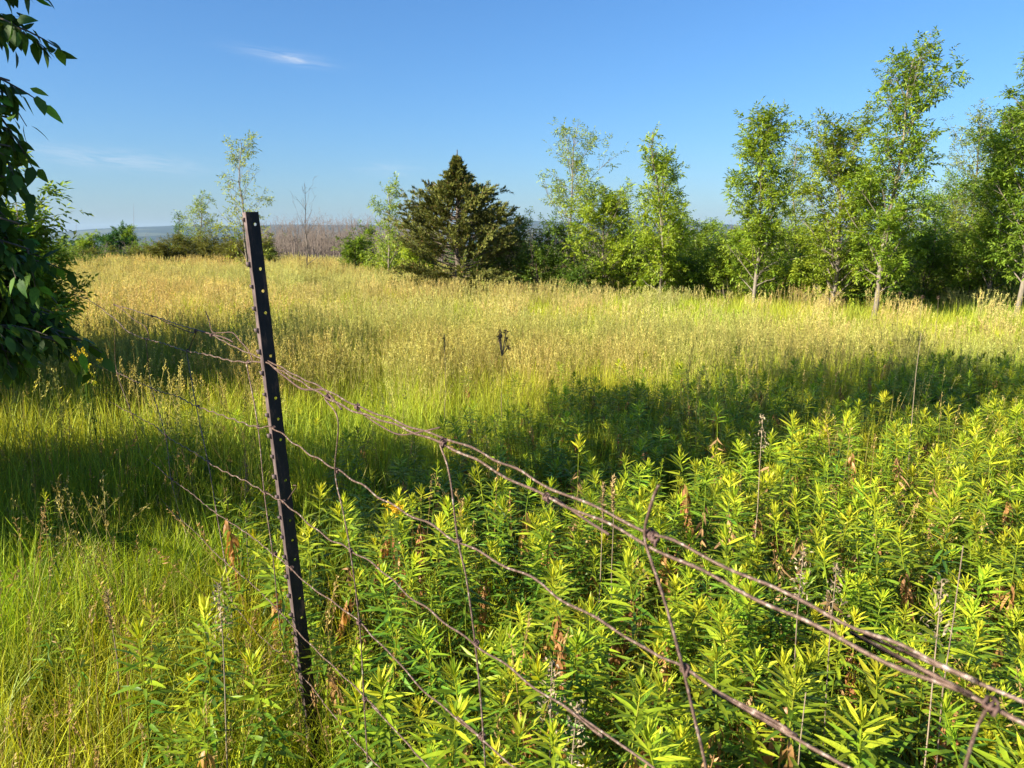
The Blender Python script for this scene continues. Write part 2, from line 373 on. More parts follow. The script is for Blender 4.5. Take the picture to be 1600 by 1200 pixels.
def gp(x, Y):
    """a spot on the ground at depth Y under picture column x"""
    X = at_y(x, 440, Y)[0]; return (X, Y, float(gz(X, Y)))
def hgt(y, Y, base): return at_y(800, y, Y)[2] - base[2]
px = lambda n, Y: n * Y / FPX / .985

def ptree(name, label, x, ytop, Y, prof, **kw):
    b = gp(x, Y); H = hgt(ytop, Y, b)
    return tree(name, label, b, H, [(f, px(w, Y)) for f, w in prof], **kw)

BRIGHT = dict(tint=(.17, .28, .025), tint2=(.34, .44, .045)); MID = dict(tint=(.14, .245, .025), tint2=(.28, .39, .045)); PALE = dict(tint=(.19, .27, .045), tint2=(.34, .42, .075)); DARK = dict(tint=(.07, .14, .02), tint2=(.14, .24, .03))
ptree('ash_tree', 'tallest slender ash tree with bare pale lower trunk at the field edge', 1367, 60, 15, [(0, 20), (.15, 42), (.3, 56), (.5, 50), (.65, 48), (.8, 52), (.92, 38), (1, 8)],
      cb=.15, trunk_r=.05, limbs=66, twigs=6, leafn=2000, leaf=(.085, .034), seed=11, lean=(.06, 0), **BRIGHT)
ptree('ash_tree', 'bushy bright green ash crowding the left side of the tallest tree', 1300, 172, 16.3, [(0, 35), (.2, 52), (.5, 62), (.7, 55), (.88, 38), (1, 10)],
      cb=.1, trunk_r=.055, limbs=56, twigs=6, leafn=2300, leaf=(.088, .034), seed=12, **BRIGHT)
ptree('ash_tree', 'upright ash with forked pale trunk between two shorter gaps in the row', 1178, 168, 17, [(0, 22), (.15, 44), (.4, 40), (.6, 33), (.8, 27), (.95, 14), (1, 3)],
      cb=.13, trunk_r=.042, limbs=62, twigs=6, leafn=1800, leaf=(.088, .034), seed=13, lean=(-.15, 0), **BRIGHT)
ptree('ash_tree', 'two-tipped ash tree with leaning pale trunk right of the feathery sapling', 1030, 216, 18.5, [(0, 20), (.2, 36), (.45, 34), (.65, 25), (.85, 13), (1, 2)],
      cb=.15, trunk_r=.045, limbs=62, twigs=6, leafn=1600, leaf=(.085, .034), seed=14, stems=2, **BRIGHT)
ptree('ash_tree', 'thin feathery tall sapling rising behind the dark bush right of the cedar', 893, 183, 21, [(0, 8), (.3, 20), (.5, 52), (.62, 44), (.8, 30), (.95, 22), (1, 6)],
      cb=.32, trunk_r=.04, limbs=34, twigs=5, leafn=800, leaf=(.085, .03), pinnate=5, seed=15, lift=(35, 65), **PALE)
ptree('ash_tree', 'short rounded bright ash between feathery sapling and two-tipped tree', 938, 278, 19.5, [(0, 30), (.2, 48), (.5, 48), (.75, 32), (1, 8)],
      cb=.08, trunk_r=.045, limbs=46, twigs=6, leafn=1700, leaf=(.088, .034), seed=16, **BRIGHT)
ptree('ash_tree', 'pale thin sapling set back between the forked ash and tallest tree', 1243, 222, 23, [(0, 20), (.3, 36), (.6, 24), (.85, 14), (1, 5)],
      cb=.25, trunk_r=.04, limbs=36, twigs=4, leafn=900, leaf=(.08, .03), pinnate=5, seed=17, **PALE)
ptree('ash_tree', 'tall dark ash tree cut off by the right edge of the view', 1592, 72, 15.2, [(0, 25), (.25, 60), (.5, 58), (.7, 46), (.85, 34), (1, 8)],
      cb=.15, trunk_r=.05, limbs=50, twigs=6, leafn=2300, leaf=(.088, .034), seed=18, **MID)
ptree('ash_tree', 'mid-height ash with pale trunk standing just inside the right edge', 1543, 168, 17.2, [(0, 25), (.25, 48), (.5, 46), (.75, 36), (1, 8)],
      cb=.15, trunk_r=.042, limbs=46, twigs=6, leafn=2000, leaf=(.085, .034), seed=19, **MID)
ptree('ash_tree', 'pale hazy ash behind the right-hand pair of trees', 1508, 168, 22, [(0, 30), (.3, 48), (.6, 44), (.85, 26), (1, 6)],
      cb=.2, trunk_r=.05, limbs=44, twigs=5, leafn=1500, leaf=(.085, .032), pinnate=5, seed=20, **PALE)
ptree('ash_tree', 'slim leafy sapling rising directly behind the steel fence post', 391, 212, 24, [(0, 14), (.2, 40), (.4, 44), (.55, 30), (.8, 26), (1, 12)],
      cb=.12, trunk_r=.035, limbs=36, twigs=4, leafn=520, leaf=(.09, .035), pinnate=5, seed=21, lift=(30, 60), **PALE)
ptree('ash_tree', 'small pale sapling above the olive hedge left of the post', 318, 300, 34, [(0, 10), (.3, 26), (.6, 20), (.85, 14), (1, 5)],
      cb=.25, trunk_r=.04, limbs=36, twigs=4, leafn=520, leaf=(.10, .04), pinnate=5, seed=22, lift=(35, 65), **PALE)
ptree('spruce_sapling', 'little dark spindly sapling at the left of the pale one', 287, 330, 36, [(0, 8), (.4, 12), (.7, 8), (1, 3)],
      cb=.3, trunk_r=.03, limbs=24, twigs=3, leafn=300, leaf=(.10, .04), pinnate=3, seed=23, **DARK)
ptree('ash_tree', 'wispy round-leaved sapling just left of the cedar', 610, 282, 24, [(0, 10), (.25, 24), (.45, 24), (.65, 18), (.85, 18), (1, 6)],
      cb=.12, trunk_r=.032, limbs=32, twigs=4, leafn=560, leaf=(.09, .042), pinnate=5, seed=24, lift=(30, 60), **PALE)
ptree('leafy_bush', 'rounded bright bush in front of the brown thicket', 558, 354, 26, [(0, 24), (.3, 28), (.6, 24), (.9, 12), (1, 5)],
      cb=.04, trunk_r=.04, limbs=36, twigs=5, leafn=1500, leaf=(.08, .036), seed=25, stems=2, cat='bush', **MID)
ptree('leafy_bush', 'round dark green tree crown poking above the far left hedge', 172, 352, 40, [(0, 20), (.5, 26), (.8, 20), (1, 8)],
      cb=.05, trunk_r=.07, limbs=44, twigs=5, leafn=2400, leaf=(.10, .05), seed=26, cat='tree', tint=(.03, .085, .02), tint2=(.07, .15, .03))
ptree('leafy_bush', 'smaller green crown just right of the round dark one', 208, 356, 44, [(0, 14), (.5, 17), (.8, 12), (1, 4)],
      cb=.05, trunk_r=.06, limbs=36, twigs=5, leafn=1400, leaf=(.11, .05), seed=27, cat='tree', **MID)
ptree('leafy_bush', 'light green narrow crown left of the round dark one', 137, 364, 40, [(0, 14), (.5, 17), (.8, 12), (1, 5)],
      cb=.05, trunk_r=.06, limbs=36, twigs=5, leafn=1400, leaf=(.10, .05), seed=28, cat='tree', **MID)
ptree('leafy_bush', 'sunlit bush at the left edge behind the hanging branch', 5, 322, 7.6, [(0, 50), (.3, 66), (.6, 60), (.85, 40), (1, 14)],
      cb=.05, trunk_r=.05, limbs=70, twigs=8, leafn=5200, leaf=(.07, .03), pinnate=5, seed=29, stems=4, cat='bush', **BRIGHT)
tree('leafy_bush', 'shady bush just out of view left of the hollow', (-5.0, 5.4, float(gz(-5.0, 5.4))), 2.5, [(0, .8), (.3, 1.1), (.7, 1.0), (1, .3)],
     cb=.05, trunk_r=.04, limbs=64, twigs=9, leafn=8000, leaf=(.07, .03), pinnate=5, seed=30, stems=3, cat='bush', **BRIGHT)
tree('leafy_bush', 'low bush just out of view at the left beside the fence line', (-3.55, 3.2, float(gz(-3.55, 3.2))), 1.72, [(0, .5), (.3, .72), (.7, .68), (1, .2)],
     cb=.05, trunk_r=.03, limbs=56, twigs=8, leafn=4200, leaf=(.06, .028), pinnate=5, seed=31, stems=3, cat='bush', **MID)
tree('leafy_bush', 'tall bush out of view at the left, behind the hollow', (-6.1, 6.7, float(gz(-6.1, 6.7))), 2.75, [(0, .8), (.3, 1.1), (.7, 1.0), (1, .3)],
     cb=.05, trunk_r=.04, limbs=64, twigs=9, leafn=7000, leaf=(.07, .03), pinnate=5, seed=32, stems=3, cat='bush', **MID)
# bushes filling in the field edge
BUSHES = [
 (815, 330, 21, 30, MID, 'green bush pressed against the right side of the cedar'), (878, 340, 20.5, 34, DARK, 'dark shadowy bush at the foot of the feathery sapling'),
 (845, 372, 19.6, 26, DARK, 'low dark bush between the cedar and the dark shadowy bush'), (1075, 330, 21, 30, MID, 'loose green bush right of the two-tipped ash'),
 (1105, 356, 22.5, 26, PALE, 'low yellowish bush in the gap left of the forked ash'), (985, 352, 20.5, 32, MID, 'leafy bush between the rounded ash and two-tipped ash'),
 (1225, 330, 20.5, 34, BRIGHT, 'yellow-green bush right of the forked ash trunk'), (1140, 380, 18.6, 28, MID, 'low bush at the left foot of the forked ash'),
 (1420, 300, 19.5, 40, MID, 'broad bush behind the trunk of the tallest ash'), (1462, 262, 20.5, 36, MID, 'tall bush in the gap between the right-hand trees'),
 (1500, 330, 18.6, 36, BRIGHT, 'yellowish bush low between the right-hand trees'), (1330, 372, 16.8, 36, MID, 'dense low bush left of the tallest ash trunk'),
 (1575, 350, 18, 40, MID, 'leafy bush at the foot of the tree on the right edge'), (1268, 392, 17.2, 34, BRIGHT, 'low bright bush at the foot of the bushy ash'),
 (1060, 392, 19, 26, MID, 'small low bush right of the leaning pale trunk'), (790, 362, 21.5, 30, MID, 'leafy shrub peeping out behind the cedar'),
 (655, 372, 22, 22, BRIGHT, 'bright shrub at the left foot of the cedar'), (600, 372, 25, 20, BRIGHT, 'small shrub under the wispy sapling'),
 (960, 352, 22, 30, MID, 'leafy shrub showing between rounded ash and the two-tipped ash behind'), (1012, 372, 19.4, 26, BRIGHT, 'low sunny shrub left of the leaning pale trunk'), (1048, 352, 22.5, 30, MID, 'shrub set back right of the leaning pale trunk'),
 (1092, 386, 19.6, 26, BRIGHT, 'low sunny shrub midway between the two pale-trunked ashes'), (1122, 346, 23, 30, MID, 'shrub set back left of the forked ash'), (1165, 352, 21, 30, BRIGHT, 'shrub close behind the forked ash trunk'),
 (1200, 372, 18.2, 28, MID, 'low shrub at the right foot of the forked ash'), (1255, 342, 22, 32, BRIGHT, 'shrub under the pale thin sapling'), (1312, 352, 20, 32, MID, 'shrub behind the bushy ash'), (1352, 350, 21, 30, BRIGHT, 'shrub just behind the tallest ash trunk, left side'),
 (1405, 346, 22, 32, BRIGHT, 'sunny shrub behind the tallest ash trunk, right side'), (1442, 352, 18.4, 30, MID, 'shrub amid dry grass in the right-hand gap'), (1482, 300, 23.5, 36, MID, 'tall shrub set back in the right-hand gap'), (1522, 372, 17.8, 28, MID, 'low shrub left of the inner right-hand trunk'),
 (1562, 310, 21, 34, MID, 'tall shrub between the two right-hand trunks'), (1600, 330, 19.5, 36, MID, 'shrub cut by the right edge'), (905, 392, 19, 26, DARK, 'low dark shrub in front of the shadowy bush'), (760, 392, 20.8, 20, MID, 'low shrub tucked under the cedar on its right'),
 (1390, 396, 16.4, 26, DARK, 'small dark bush right of the tallest ash trunk'),
 (262, 368, 30, 24, 'OLIVE', 'olive hedge bush at the left end of the far hedge'), (300, 362, 31, 26, 'OLIVE', 'olive hedge bush below the little dark sapling'),
 (336, 372, 30, 24, 'OLIVE', 'olive hedge bush below the small pale sapling'), (372, 370, 29, 24, 'OLIVE', 'dark olive hedge bush left of the steel post top'),
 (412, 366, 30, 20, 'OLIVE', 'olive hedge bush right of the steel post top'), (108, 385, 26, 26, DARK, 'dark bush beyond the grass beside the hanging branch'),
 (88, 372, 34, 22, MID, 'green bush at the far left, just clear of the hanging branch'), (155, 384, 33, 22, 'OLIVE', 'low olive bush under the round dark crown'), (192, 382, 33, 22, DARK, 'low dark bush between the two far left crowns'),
 (222, 386, 32, 20, 'OLIVE', 'low olive bush right of the smaller far crown'), (282, 380, 33, 22, 'OLIVE', 'olive hedge bush filling the hedge under the spindly sapling'), (355, 380, 32, 22, 'OLIVE', 'olive hedge bush filling the hedge close left of the post'), (392, 378, 31, 20, MID, 'green hedge bush directly behind the post top'),
 (235, 376, 34, 18, MID, 'green bush between round crown and olive hedge'),
]
OLIVE = dict(tint=(.08, .10, .02), tint2=(.19, .19, .035))
for i, (x, yt, Y, w, t, lab) in enumerate(BUSHES):
    tt = OLIVE if t == 'OLIVE' else t; w = w * 1.25
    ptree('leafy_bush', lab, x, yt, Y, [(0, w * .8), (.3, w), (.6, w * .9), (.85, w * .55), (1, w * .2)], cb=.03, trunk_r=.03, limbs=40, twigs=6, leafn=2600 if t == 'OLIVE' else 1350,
          leaf=(.075, .035), pinnate=5, seed=60 + i, stems=3, cat='bush', group='bushes along the far field edge', bark=M_DBARK, **tt)

# the cedar: ascending feathery branches, ragged outline
def cedar():
    g = np.random.default_rng(33); Y = 20.0; b = np.array(gp(716, Y)); H = hgt(226, Y, b)
    wood, br, crown = Acc(), Acc(), Acc()
    t = np.linspace(0, 1, 8); P = np.zeros((8, 3)); P[:, 2] = t * H * .97; P[:, :2] = np.cumsum(g.normal(0, .012, (8, 2)), 0)
    wood.tubes(P, .10 * (1 - .93 * t) + .004, 7)
    prof = lambda f: np.interp(f, [0, .12, .35, .55, .66, .74, .82, .92, 1], [1.62, 1.80, 1.70, 1.34, 1.08, .58, .30, .11, .02])
    pos, d, col, ln = [], [], [], []
    nb = 330
    for k in range(nb):
        f = .02 + .96 * (k / nb) ** 1.05; a = k * 2.39996 + g.normal(0, .25)
        reach = prof(f) * (g.uniform(.60, .98) if g.uniform() > .13 else g.uniform(1.0, 1.18))
        rise = reach * g.uniform(.28, .62) if f > .25 else reach * g.uniform(.0, .3)
        n = 9; q = np.linspace(0, 1, n)
        z0 = f * H * .93
        BP = np.stack([math.cos(a) * reach * q, math.sin(a) * reach * q, z0 + rise * q ** 1.4 - .06 * reach * np.sin(q * 3)], -1)
        BP[:, 2] = np.maximum(BP[:, 2], .05)
        br.tubes(BP[None], np.linspace(.014, .003, n)[None], 3)
        tone = g.uniform(.72, 1.3)
        for j in range(int(5 + 6 * reach)):
            f0 = g.uniform(.3, 1) ** .7; p0 = np.array([np.interp(f0, q, BP[:, i]) for i in range(3)]); bd = unit(BP[-1] - BP[3])
            pd = unit(bd + g.normal(0, .38, 3) + np.array([0, 0, .30])); pl = g.uniform(.16, .38) * (.25 + .75 * min(reach, 1)); m = 34
            u = g.uniform(0, 1, m); pos.append(p0 + pd * (pl * u)[:, None] - np.array([0, 0, .25]) * pl * (u * u)[:, None] + g.normal(0, .022, (m, 3)) * (1.15 - u[:, None])); d.append(unit(pd * 1.1 + g.normal(0, .36, (m, 3))))
            w = g.uniform(0, 1, (m, 1)); c = np.array([.085, .11, .022]) * (1 - w) + np.array([.215, .225, .045]) * w; c = np.where(g.uniform(0, 1, (m, 1)) < .06, np.array([.22, .13, .045]), c)
            col.append(c * tone * g.uniform(.85, 1.15)); ln.append(g.uniform(.045, .10, m))
    pos, d, col, ln = map(np.concatenate, (pos, d, col, ln))
    leaves(crown, K_DIAMOND, pos, d, ln, ln * .24, col, roll=g.uniform(0, 6.28, len(pos)), g=g)
    c = thing('cedar_tree', 'broad olive cedar with ragged pointed top and branches down to the grass', 'tree', b)
    obj('trunk', wood.mesh('trunk', [M_DBARK], True), c); obj('branches', br.mesh('branches', [M_DBARK], True), c); obj('crown', crown.mesh('crown', [M_CEDAR]), c)
cedar()

# bare saplings and the brown leafless thicket
def bare(acc, b, H, g, nb=9, r=.02):
    n = 6; t = np.linspace(0, 1, n); P = np.zeros((n, 3)); P[:, :2] = np.cumsum(g.normal(0, .015 * H, (n, 2)), 0); P[:, 2] = t * H
    P = P + b; acc.tubes(P, r * (1 - .92 * t), 4)
    TP, TR = [], []
    for k in range(nb):
        f = g.uniform(.25, .97); p0 = np.array([np.interp(f, t, P[:, i]) for i in range(3)]); a = g.uniform(0, 6.28); e = R(g.uniform(40, 72)); L = H * g.uniform(.12, .3) * (1.15 - f * .7)
        d = np.array([math.cos(a) * math.cos(e), math.sin(a) * math.cos(e), math.sin(e)])
        TP.append(p0 + d * L * np.linspace(0, 1, 4)[:, None] + np.cumsum(g.normal(0, .02 * L, (4, 3)), 0)); TR.append(r * .4 * (1.1 - f) * np.linspace(1, .25, 4) + .0025)
        for j in range(3):
            q = TP[-1][g.integers(1, 4)]; d2 = unit(d + g.normal(0, .5, 3)); TP.append(q + d2 * L * .4 * np.linspace(0, 1, 4)[:, None]); TR.append(np.linspace(.004, .002, 4))
    acc.tubes(np.array(TP), np.array(TR), 3)
g = np.random.default_rng(5); acc = Acc(); b = gp(483, 25)
bare(acc, np.zeros(3), hgt(284, 25, b), g, 16, .03)
t = thing('bare_sapling', 'leafless grey sapling standing alone before the brown thicket', 'tree', b); obj('trunk', acc.mesh('trunk', [M_TWIG], True), t)
acc = Acc()
for k in range(1300):
    x = g.uniform(395, 690) if k < 950 else (g.uniform(150, 260) if k < 1040 else g.uniform(780, 1240))
    Y = g.uniform(36, 52); b = np.array(gp(x, Y)); top = g.uniform(346, 382) if k < 950 or k >= 1040 else g.uniform(372, 395)
    if k < 950: top -= 8 * math.sin((x - 395) / 295 * 3.14)
    bare(acc, b, max(hgt(top, Y, b), 1), g, 8, g.uniform(.02, .045))
obj('bare_thicket', acc.mesh('bare_thicket', [M_TWIG]), kind='stuff', label='mass of leafless brown-grey saplings beyond the meadow', category='thicket')

# two far masts on the skyline
for x, yt, yb, lab in ((209, 318, 358, 'tall hair-thin radio mast on the far ridge'), (119, 346, 366, 'short hair-thin mast on the far ridge near the left edge')):
    Y = 3200.; p0, p1 = at_y(x, yb + 14, Y), at_y(x, yt, Y)
    acc = Acc(); acc.tubes(np.linspace([0, 0, 0], p1 - p0, 4), np.array([.9, .8, .7, .4]), 4)
    acc.tubes(np.linspace([0, 0, (p1 - p0)[2] * .55], [18, 0, 0], 3), np.full(3, .1), 3); acc.tubes(np.linspace([0, 0, (p1 - p0)[2] * .55], [-18, 0, 0], 3), np.full(3, .1), 3)
    obj('radio_mast', acc.mesh('radio_mast', [M_TWIG]), None, p0, label=lab, category='mast')

# ------------------------------------------------------------------ fence: rusty woven wire on a leaning steel post
FA = np.array([-.632, 1.93]); FD = unit(np.array([.545, -.839])); FN = np.array([-FD[1], FD[0]])
FK = FN @ FA
def on_fence(x, y):
    d = ray(x, y); s = FK / (FN @ d[:2]); return np.array([0, 0, CAMZ]) + d * s
def spline(P, step=.012):
    P = np.asarray(P, float); seg = np.linalg.norm(np.diff(P, axis=0), axis=1); s = np.concatenate([[0], np.cumsum(seg)])
    n = max(int(s[-1] / step), 4); u = np.linspace(0, s[-1], n); out = []
    # Catmull-Rom through the waypoints
    Pe = np.vstack([2 * P[0] - P[1], P, 2 * P[-1] - P[-2]]); i = np.clip(np.searchsorted(s, u, side='right') - 1, 0, len(P) - 2)
    t = ((u - s[i]) / np.maximum(seg[i], 1e-9))[:, None]
    p0, p1, p2, p3 = Pe[i], Pe[i + 1], Pe[i + 2], Pe[i + 3]
    return .5 * (2 * p1 + (p2 - p0) * t + (2 * p0 - 5 * p1 + 4 * p2 - p3) * t ** 2 + (3 * p1 - p0 - 3 * p2 + p3) * t ** 3), u
FN3 = np.array([FN[0], FN[1], 0.]); FD3 = np.array([FD[0], FD[1], 0.])
fence = thing('wire_fence', 'rusty woven wire fence sagging on the steel post', 'fence', (0, 0, 0))
def wire(pts, r=.0018, mat=M_WIRE, name='line_wire', crimp=0.0, out=0.0, ext=(0, 0), seed=0, label=None, clear=0.0):
    g = np.random.default_rng(seed)
    P = np.array([on_fence(*p) for p in pts])
    if ext[0]: P = np.vstack([P[0] + unit(P[0] - P[1]) * ext[0], P])
    if ext[1]: P = np.vstack([P, P[-1] + unit(P[-1] - P[-2]) * ext[1]])
    S, u = spline(P)
    ph = g.uniform(0, 6)
    S = S + np.outer(np.sin(u / .021 + ph + .6 * np.sin(u * 5)) * crimp, [0, 0, 1]) + np.outer(out + .0035 * np.sin(u * 7 + ph), FN3)
    acc = Acc(); acc.tubes(S, r * np.interp(S[:, 1], [.4, 2, 3.6], [.8, .92, 1.15]) * (1 + .08 * np.sin(u * 90 + ph) + g.normal(0, .05, len(S))), 7)
    o = obj(name, acc.mesh(name, [mat], True), fence)
    if label: o['label'] = label
    return S
TOPL = [(178, 476), (237, 494), (305, 516), (330, 524), (372, 545), (413, 564)]
UP = [(413, 564), (432, 573), (460, 588), (500, 605), (558, 635), (603, 653), (637, 668), (692, 687), (734, 703), (768, 720), (802, 734), (837, 755), (878, 772), (947, 801), (1016, 834), (1050, 845), (1119, 879), (1187, 910), (1256, 944), (1325, 979), (1394, 1006), (1462, 1044), (1531, 1073), (1600, 1102)]
LO = [(411, 566), (432, 577), (462, 593), (500, 614), (551, 640), (600, 657), (637, 672), (692, 696), (734, 716), (775, 739), (854, 777), (912, 801), (981, 832), (1050, 868), (1119, 900), (1187, 934), (1256, 968), (1325, 1003), (1394, 1036), (1462, 1065), (1531, 1097), (1600, 1133)]
W1L = [(40, 440), (80, 449), (100, 456), (134, 466), (181, 500), (201, 519), (230, 530), (262, 539), (295, 549), (330, 556), (360, 563), (388, 566), (411, 566)]
wire(TOPL + UP[1:], .0019, crimp=.0012, out=.004, ext=(0, 1.6), seed=1, label='upper strand of the paired top wire')
wire(W1L[:-1] + LO, .0021, crimp=.0016, ext=(.5, 1.6), seed=2)
W2 = [(60, 520), (100, 541), (131, 559), (154, 573), (181, 582), (235, 606), (271, 618), (310, 635), (350, 651), (380, 661), (402, 667), (428, 669), (458, 692), (482, 710), (524, 734), (569, 760), (610, 786), (672, 818), (717, 846), (775, 877), (832, 907), (873, 936), (945, 979), (997, 1006), (1031, 1030), (1071, 1047), (1119, 1075), (1187, 1116), (1256, 1154), (1332, 1197)]
W3 = [(40, 555), (95, 578), (131, 600), (165, 623), (190, 638), (234, 661), (260, 681), (326, 722), (380, 751), (415, 771), (443, 784), (470, 805), (494, 826), (515, 842), (548, 861), (595, 893), (632, 927), (687, 965), (722, 991), (746, 1006), (791, 1037), (842, 1075), (894, 1113), (945, 1151), (1011, 1197)]
W4 = [(40, 560), (95, 597), (152, 654), (187, 677), (218, 707), (269, 749), (337, 800), (429, 866), (455, 887), (485, 916), (509, 934), (560, 973), (584, 999), (619, 1030), (653, 1068), (698, 1106), (753, 1152), (797, 1192)]
W5 = [(50, 622), (108, 668), (150, 700), (190, 727), (234, 765), (286, 815), (352, 877), (436, 954), (475, 995), (520, 1042), (550, 1072), (570, 1092), (592, 1115), (640, 1165)]
W6 = [(110, 715), (161, 757), (210, 800), (264, 848), (301, 874), (345, 920), (400, 985), (450, 1035), (500, 1090), (560, 1160)]
for i, (w, r) in enumerate(((W2, .0019), (W3, .0018), (W4, .0017), (W5, .0017), (W6, .0015))):
    wire(w, r, crimp=.0024 if i < 2 else .0014, ext=(.4, 1.8), seed=10 + i)
STAYS = [
 [(512, 622), (533, 657), (527, 736), (538, 798), (548, 861), (561, 973), (570, 1093), (578, 1190)], [(692, 694), (706, 743), (717, 846), (729, 903), (742, 1006), (751, 1092), (760, 1195)],
 [(1037, 755), (1028, 776), (1015, 822), (1014, 838), (1020, 862), (1045, 937), (1072, 1045), (1086, 1109), (1100, 1171), (1106, 1210)], [(1547, 1104), (1531, 1137), (1514, 1199), (1505, 1240)],
 [(385, 566), (403, 667), (415, 770), (430, 867), (438, 955), (446, 1035)], [(293, 548), (310, 636), (326, 722), (338, 800), (352, 877), (366, 945)], [(230, 530), (237, 607), (260, 681), (270, 750), (286, 815), (302, 874)],
 [(181, 512), (183, 583), (207, 645), (219, 707), (234, 765), (264, 848)], [(146, 566), (165, 621), (184, 676), (192, 729), (205, 795)], [(131, 559), (133, 601), (149, 650), (161, 708), (161, 757)], [(117, 550), (120, 592), (128, 630), (135, 690), (140, 738)],
 [(92, 536), (94, 577), (104, 640), (110, 690)], [(70, 525), (74, 566), (82, 622), (88, 655)]]
for i, s in enumerate(STAYS):
    wire(s, .0017 if i != 2 else .002, M_WIRE if i < 8 else M_RUST, 'stay_wire', crimp=.0006, out=-.003, seed=40 + i)
LOOSE = [([(413, 566), (428, 579), (442, 589), (468, 607), (488, 609), (503, 609), (512, 617), (530, 640)], .0024), ([(237, 494), (268, 508), (296, 520), (305, 517)], .0018), ([(178, 476), (205, 497), (224, 511), (230, 530)], .0015),
         ([(318, 486), (324, 502), (330, 519), (345, 520), (361, 520), (372, 533), (384, 548), (390, 566)], .0016), ([(305, 516), (322, 521), (345, 528), (360, 535)], .0022), ([(854, 779), (880, 797), (912, 819), (942, 838)], .0019),
         ([(556, 636), (566, 648), (600, 671), (622, 680), (650, 676), (680, 669)], .0015), ([(80, 450), (100, 456), (134, 456)], .0018), ([(445, 781), (452, 771), (460, 760), (455, 759)], .0012), ([(293, 547), (299, 530), (304, 517)], .0014)]
for i, (s, r) in enumerate(LOOSE):
    wire(s, r, M_RUST, 'loose_wire', out=.006, seed=70 + i, label='dark loose end of wire' if len(s) < 5 else None)
# wrapped knots where stays meet line wires
th = np.linspace(0, 2 * np.pi * 2.6, 26); kp = np.stack([np.linspace(-.0055, .0055, 26), np.cos(th) * .0034, np.sin(th) * .0034], -1)
acc = Acc(); acc.tubes(kp, np.full(26, .0014), 5); th2 = np.linspace(0, 2 * np.pi * 1.5, 14); acc.tubes(np.stack([np.cos(th2) * .0036, np.sin(th2) * .0036, np.linspace(-.006, .006, 14)], -1), np.full(14, .0014), 5)
knot_me = acc.mesh('knot', [M_RUST], True)
KN = [(512, 621), (558, 636), (692, 692), (854, 778), (1016, 836), (1022, 842), (1548, 1103), (527, 736), (717, 846), (1071, 1047), (548, 861), (744, 1006), (561, 973), (753, 1152), (570, 1093), (388, 566), (403, 667), (415, 771), (430, 866), (438, 955), (293, 548), (310, 635), (326, 722), (337, 800), (352, 877), (230, 530), (237, 607), (260, 681), (269, 749), (286, 815), (301, 874),
      (183, 583), (207, 647), (218, 707), (234, 765), (264, 848), (178, 476), (237, 494), (305, 517), (330, 524), (410, 565), (428, 669), (443, 784), (456, 888), (165, 623), (149, 650), (184, 676), (120, 592), (128, 632), (100, 456), (134, 466), (161, 706), (104, 604)]
for i, (x, y) in enumerate(KN):
    p = on_fence(x, y); o = obj('knot', knot_me, fence, p); o.rotation_euler = (rng.uniform(-.4, .4), .15 + rng.uniform(-.3, .3), math.atan2(FD[1], FD[0])); s = rng.uniform(.9, 1.15) if i < 7 else rng.uniform(.85, 1.1); o.scale = (s, s, s)

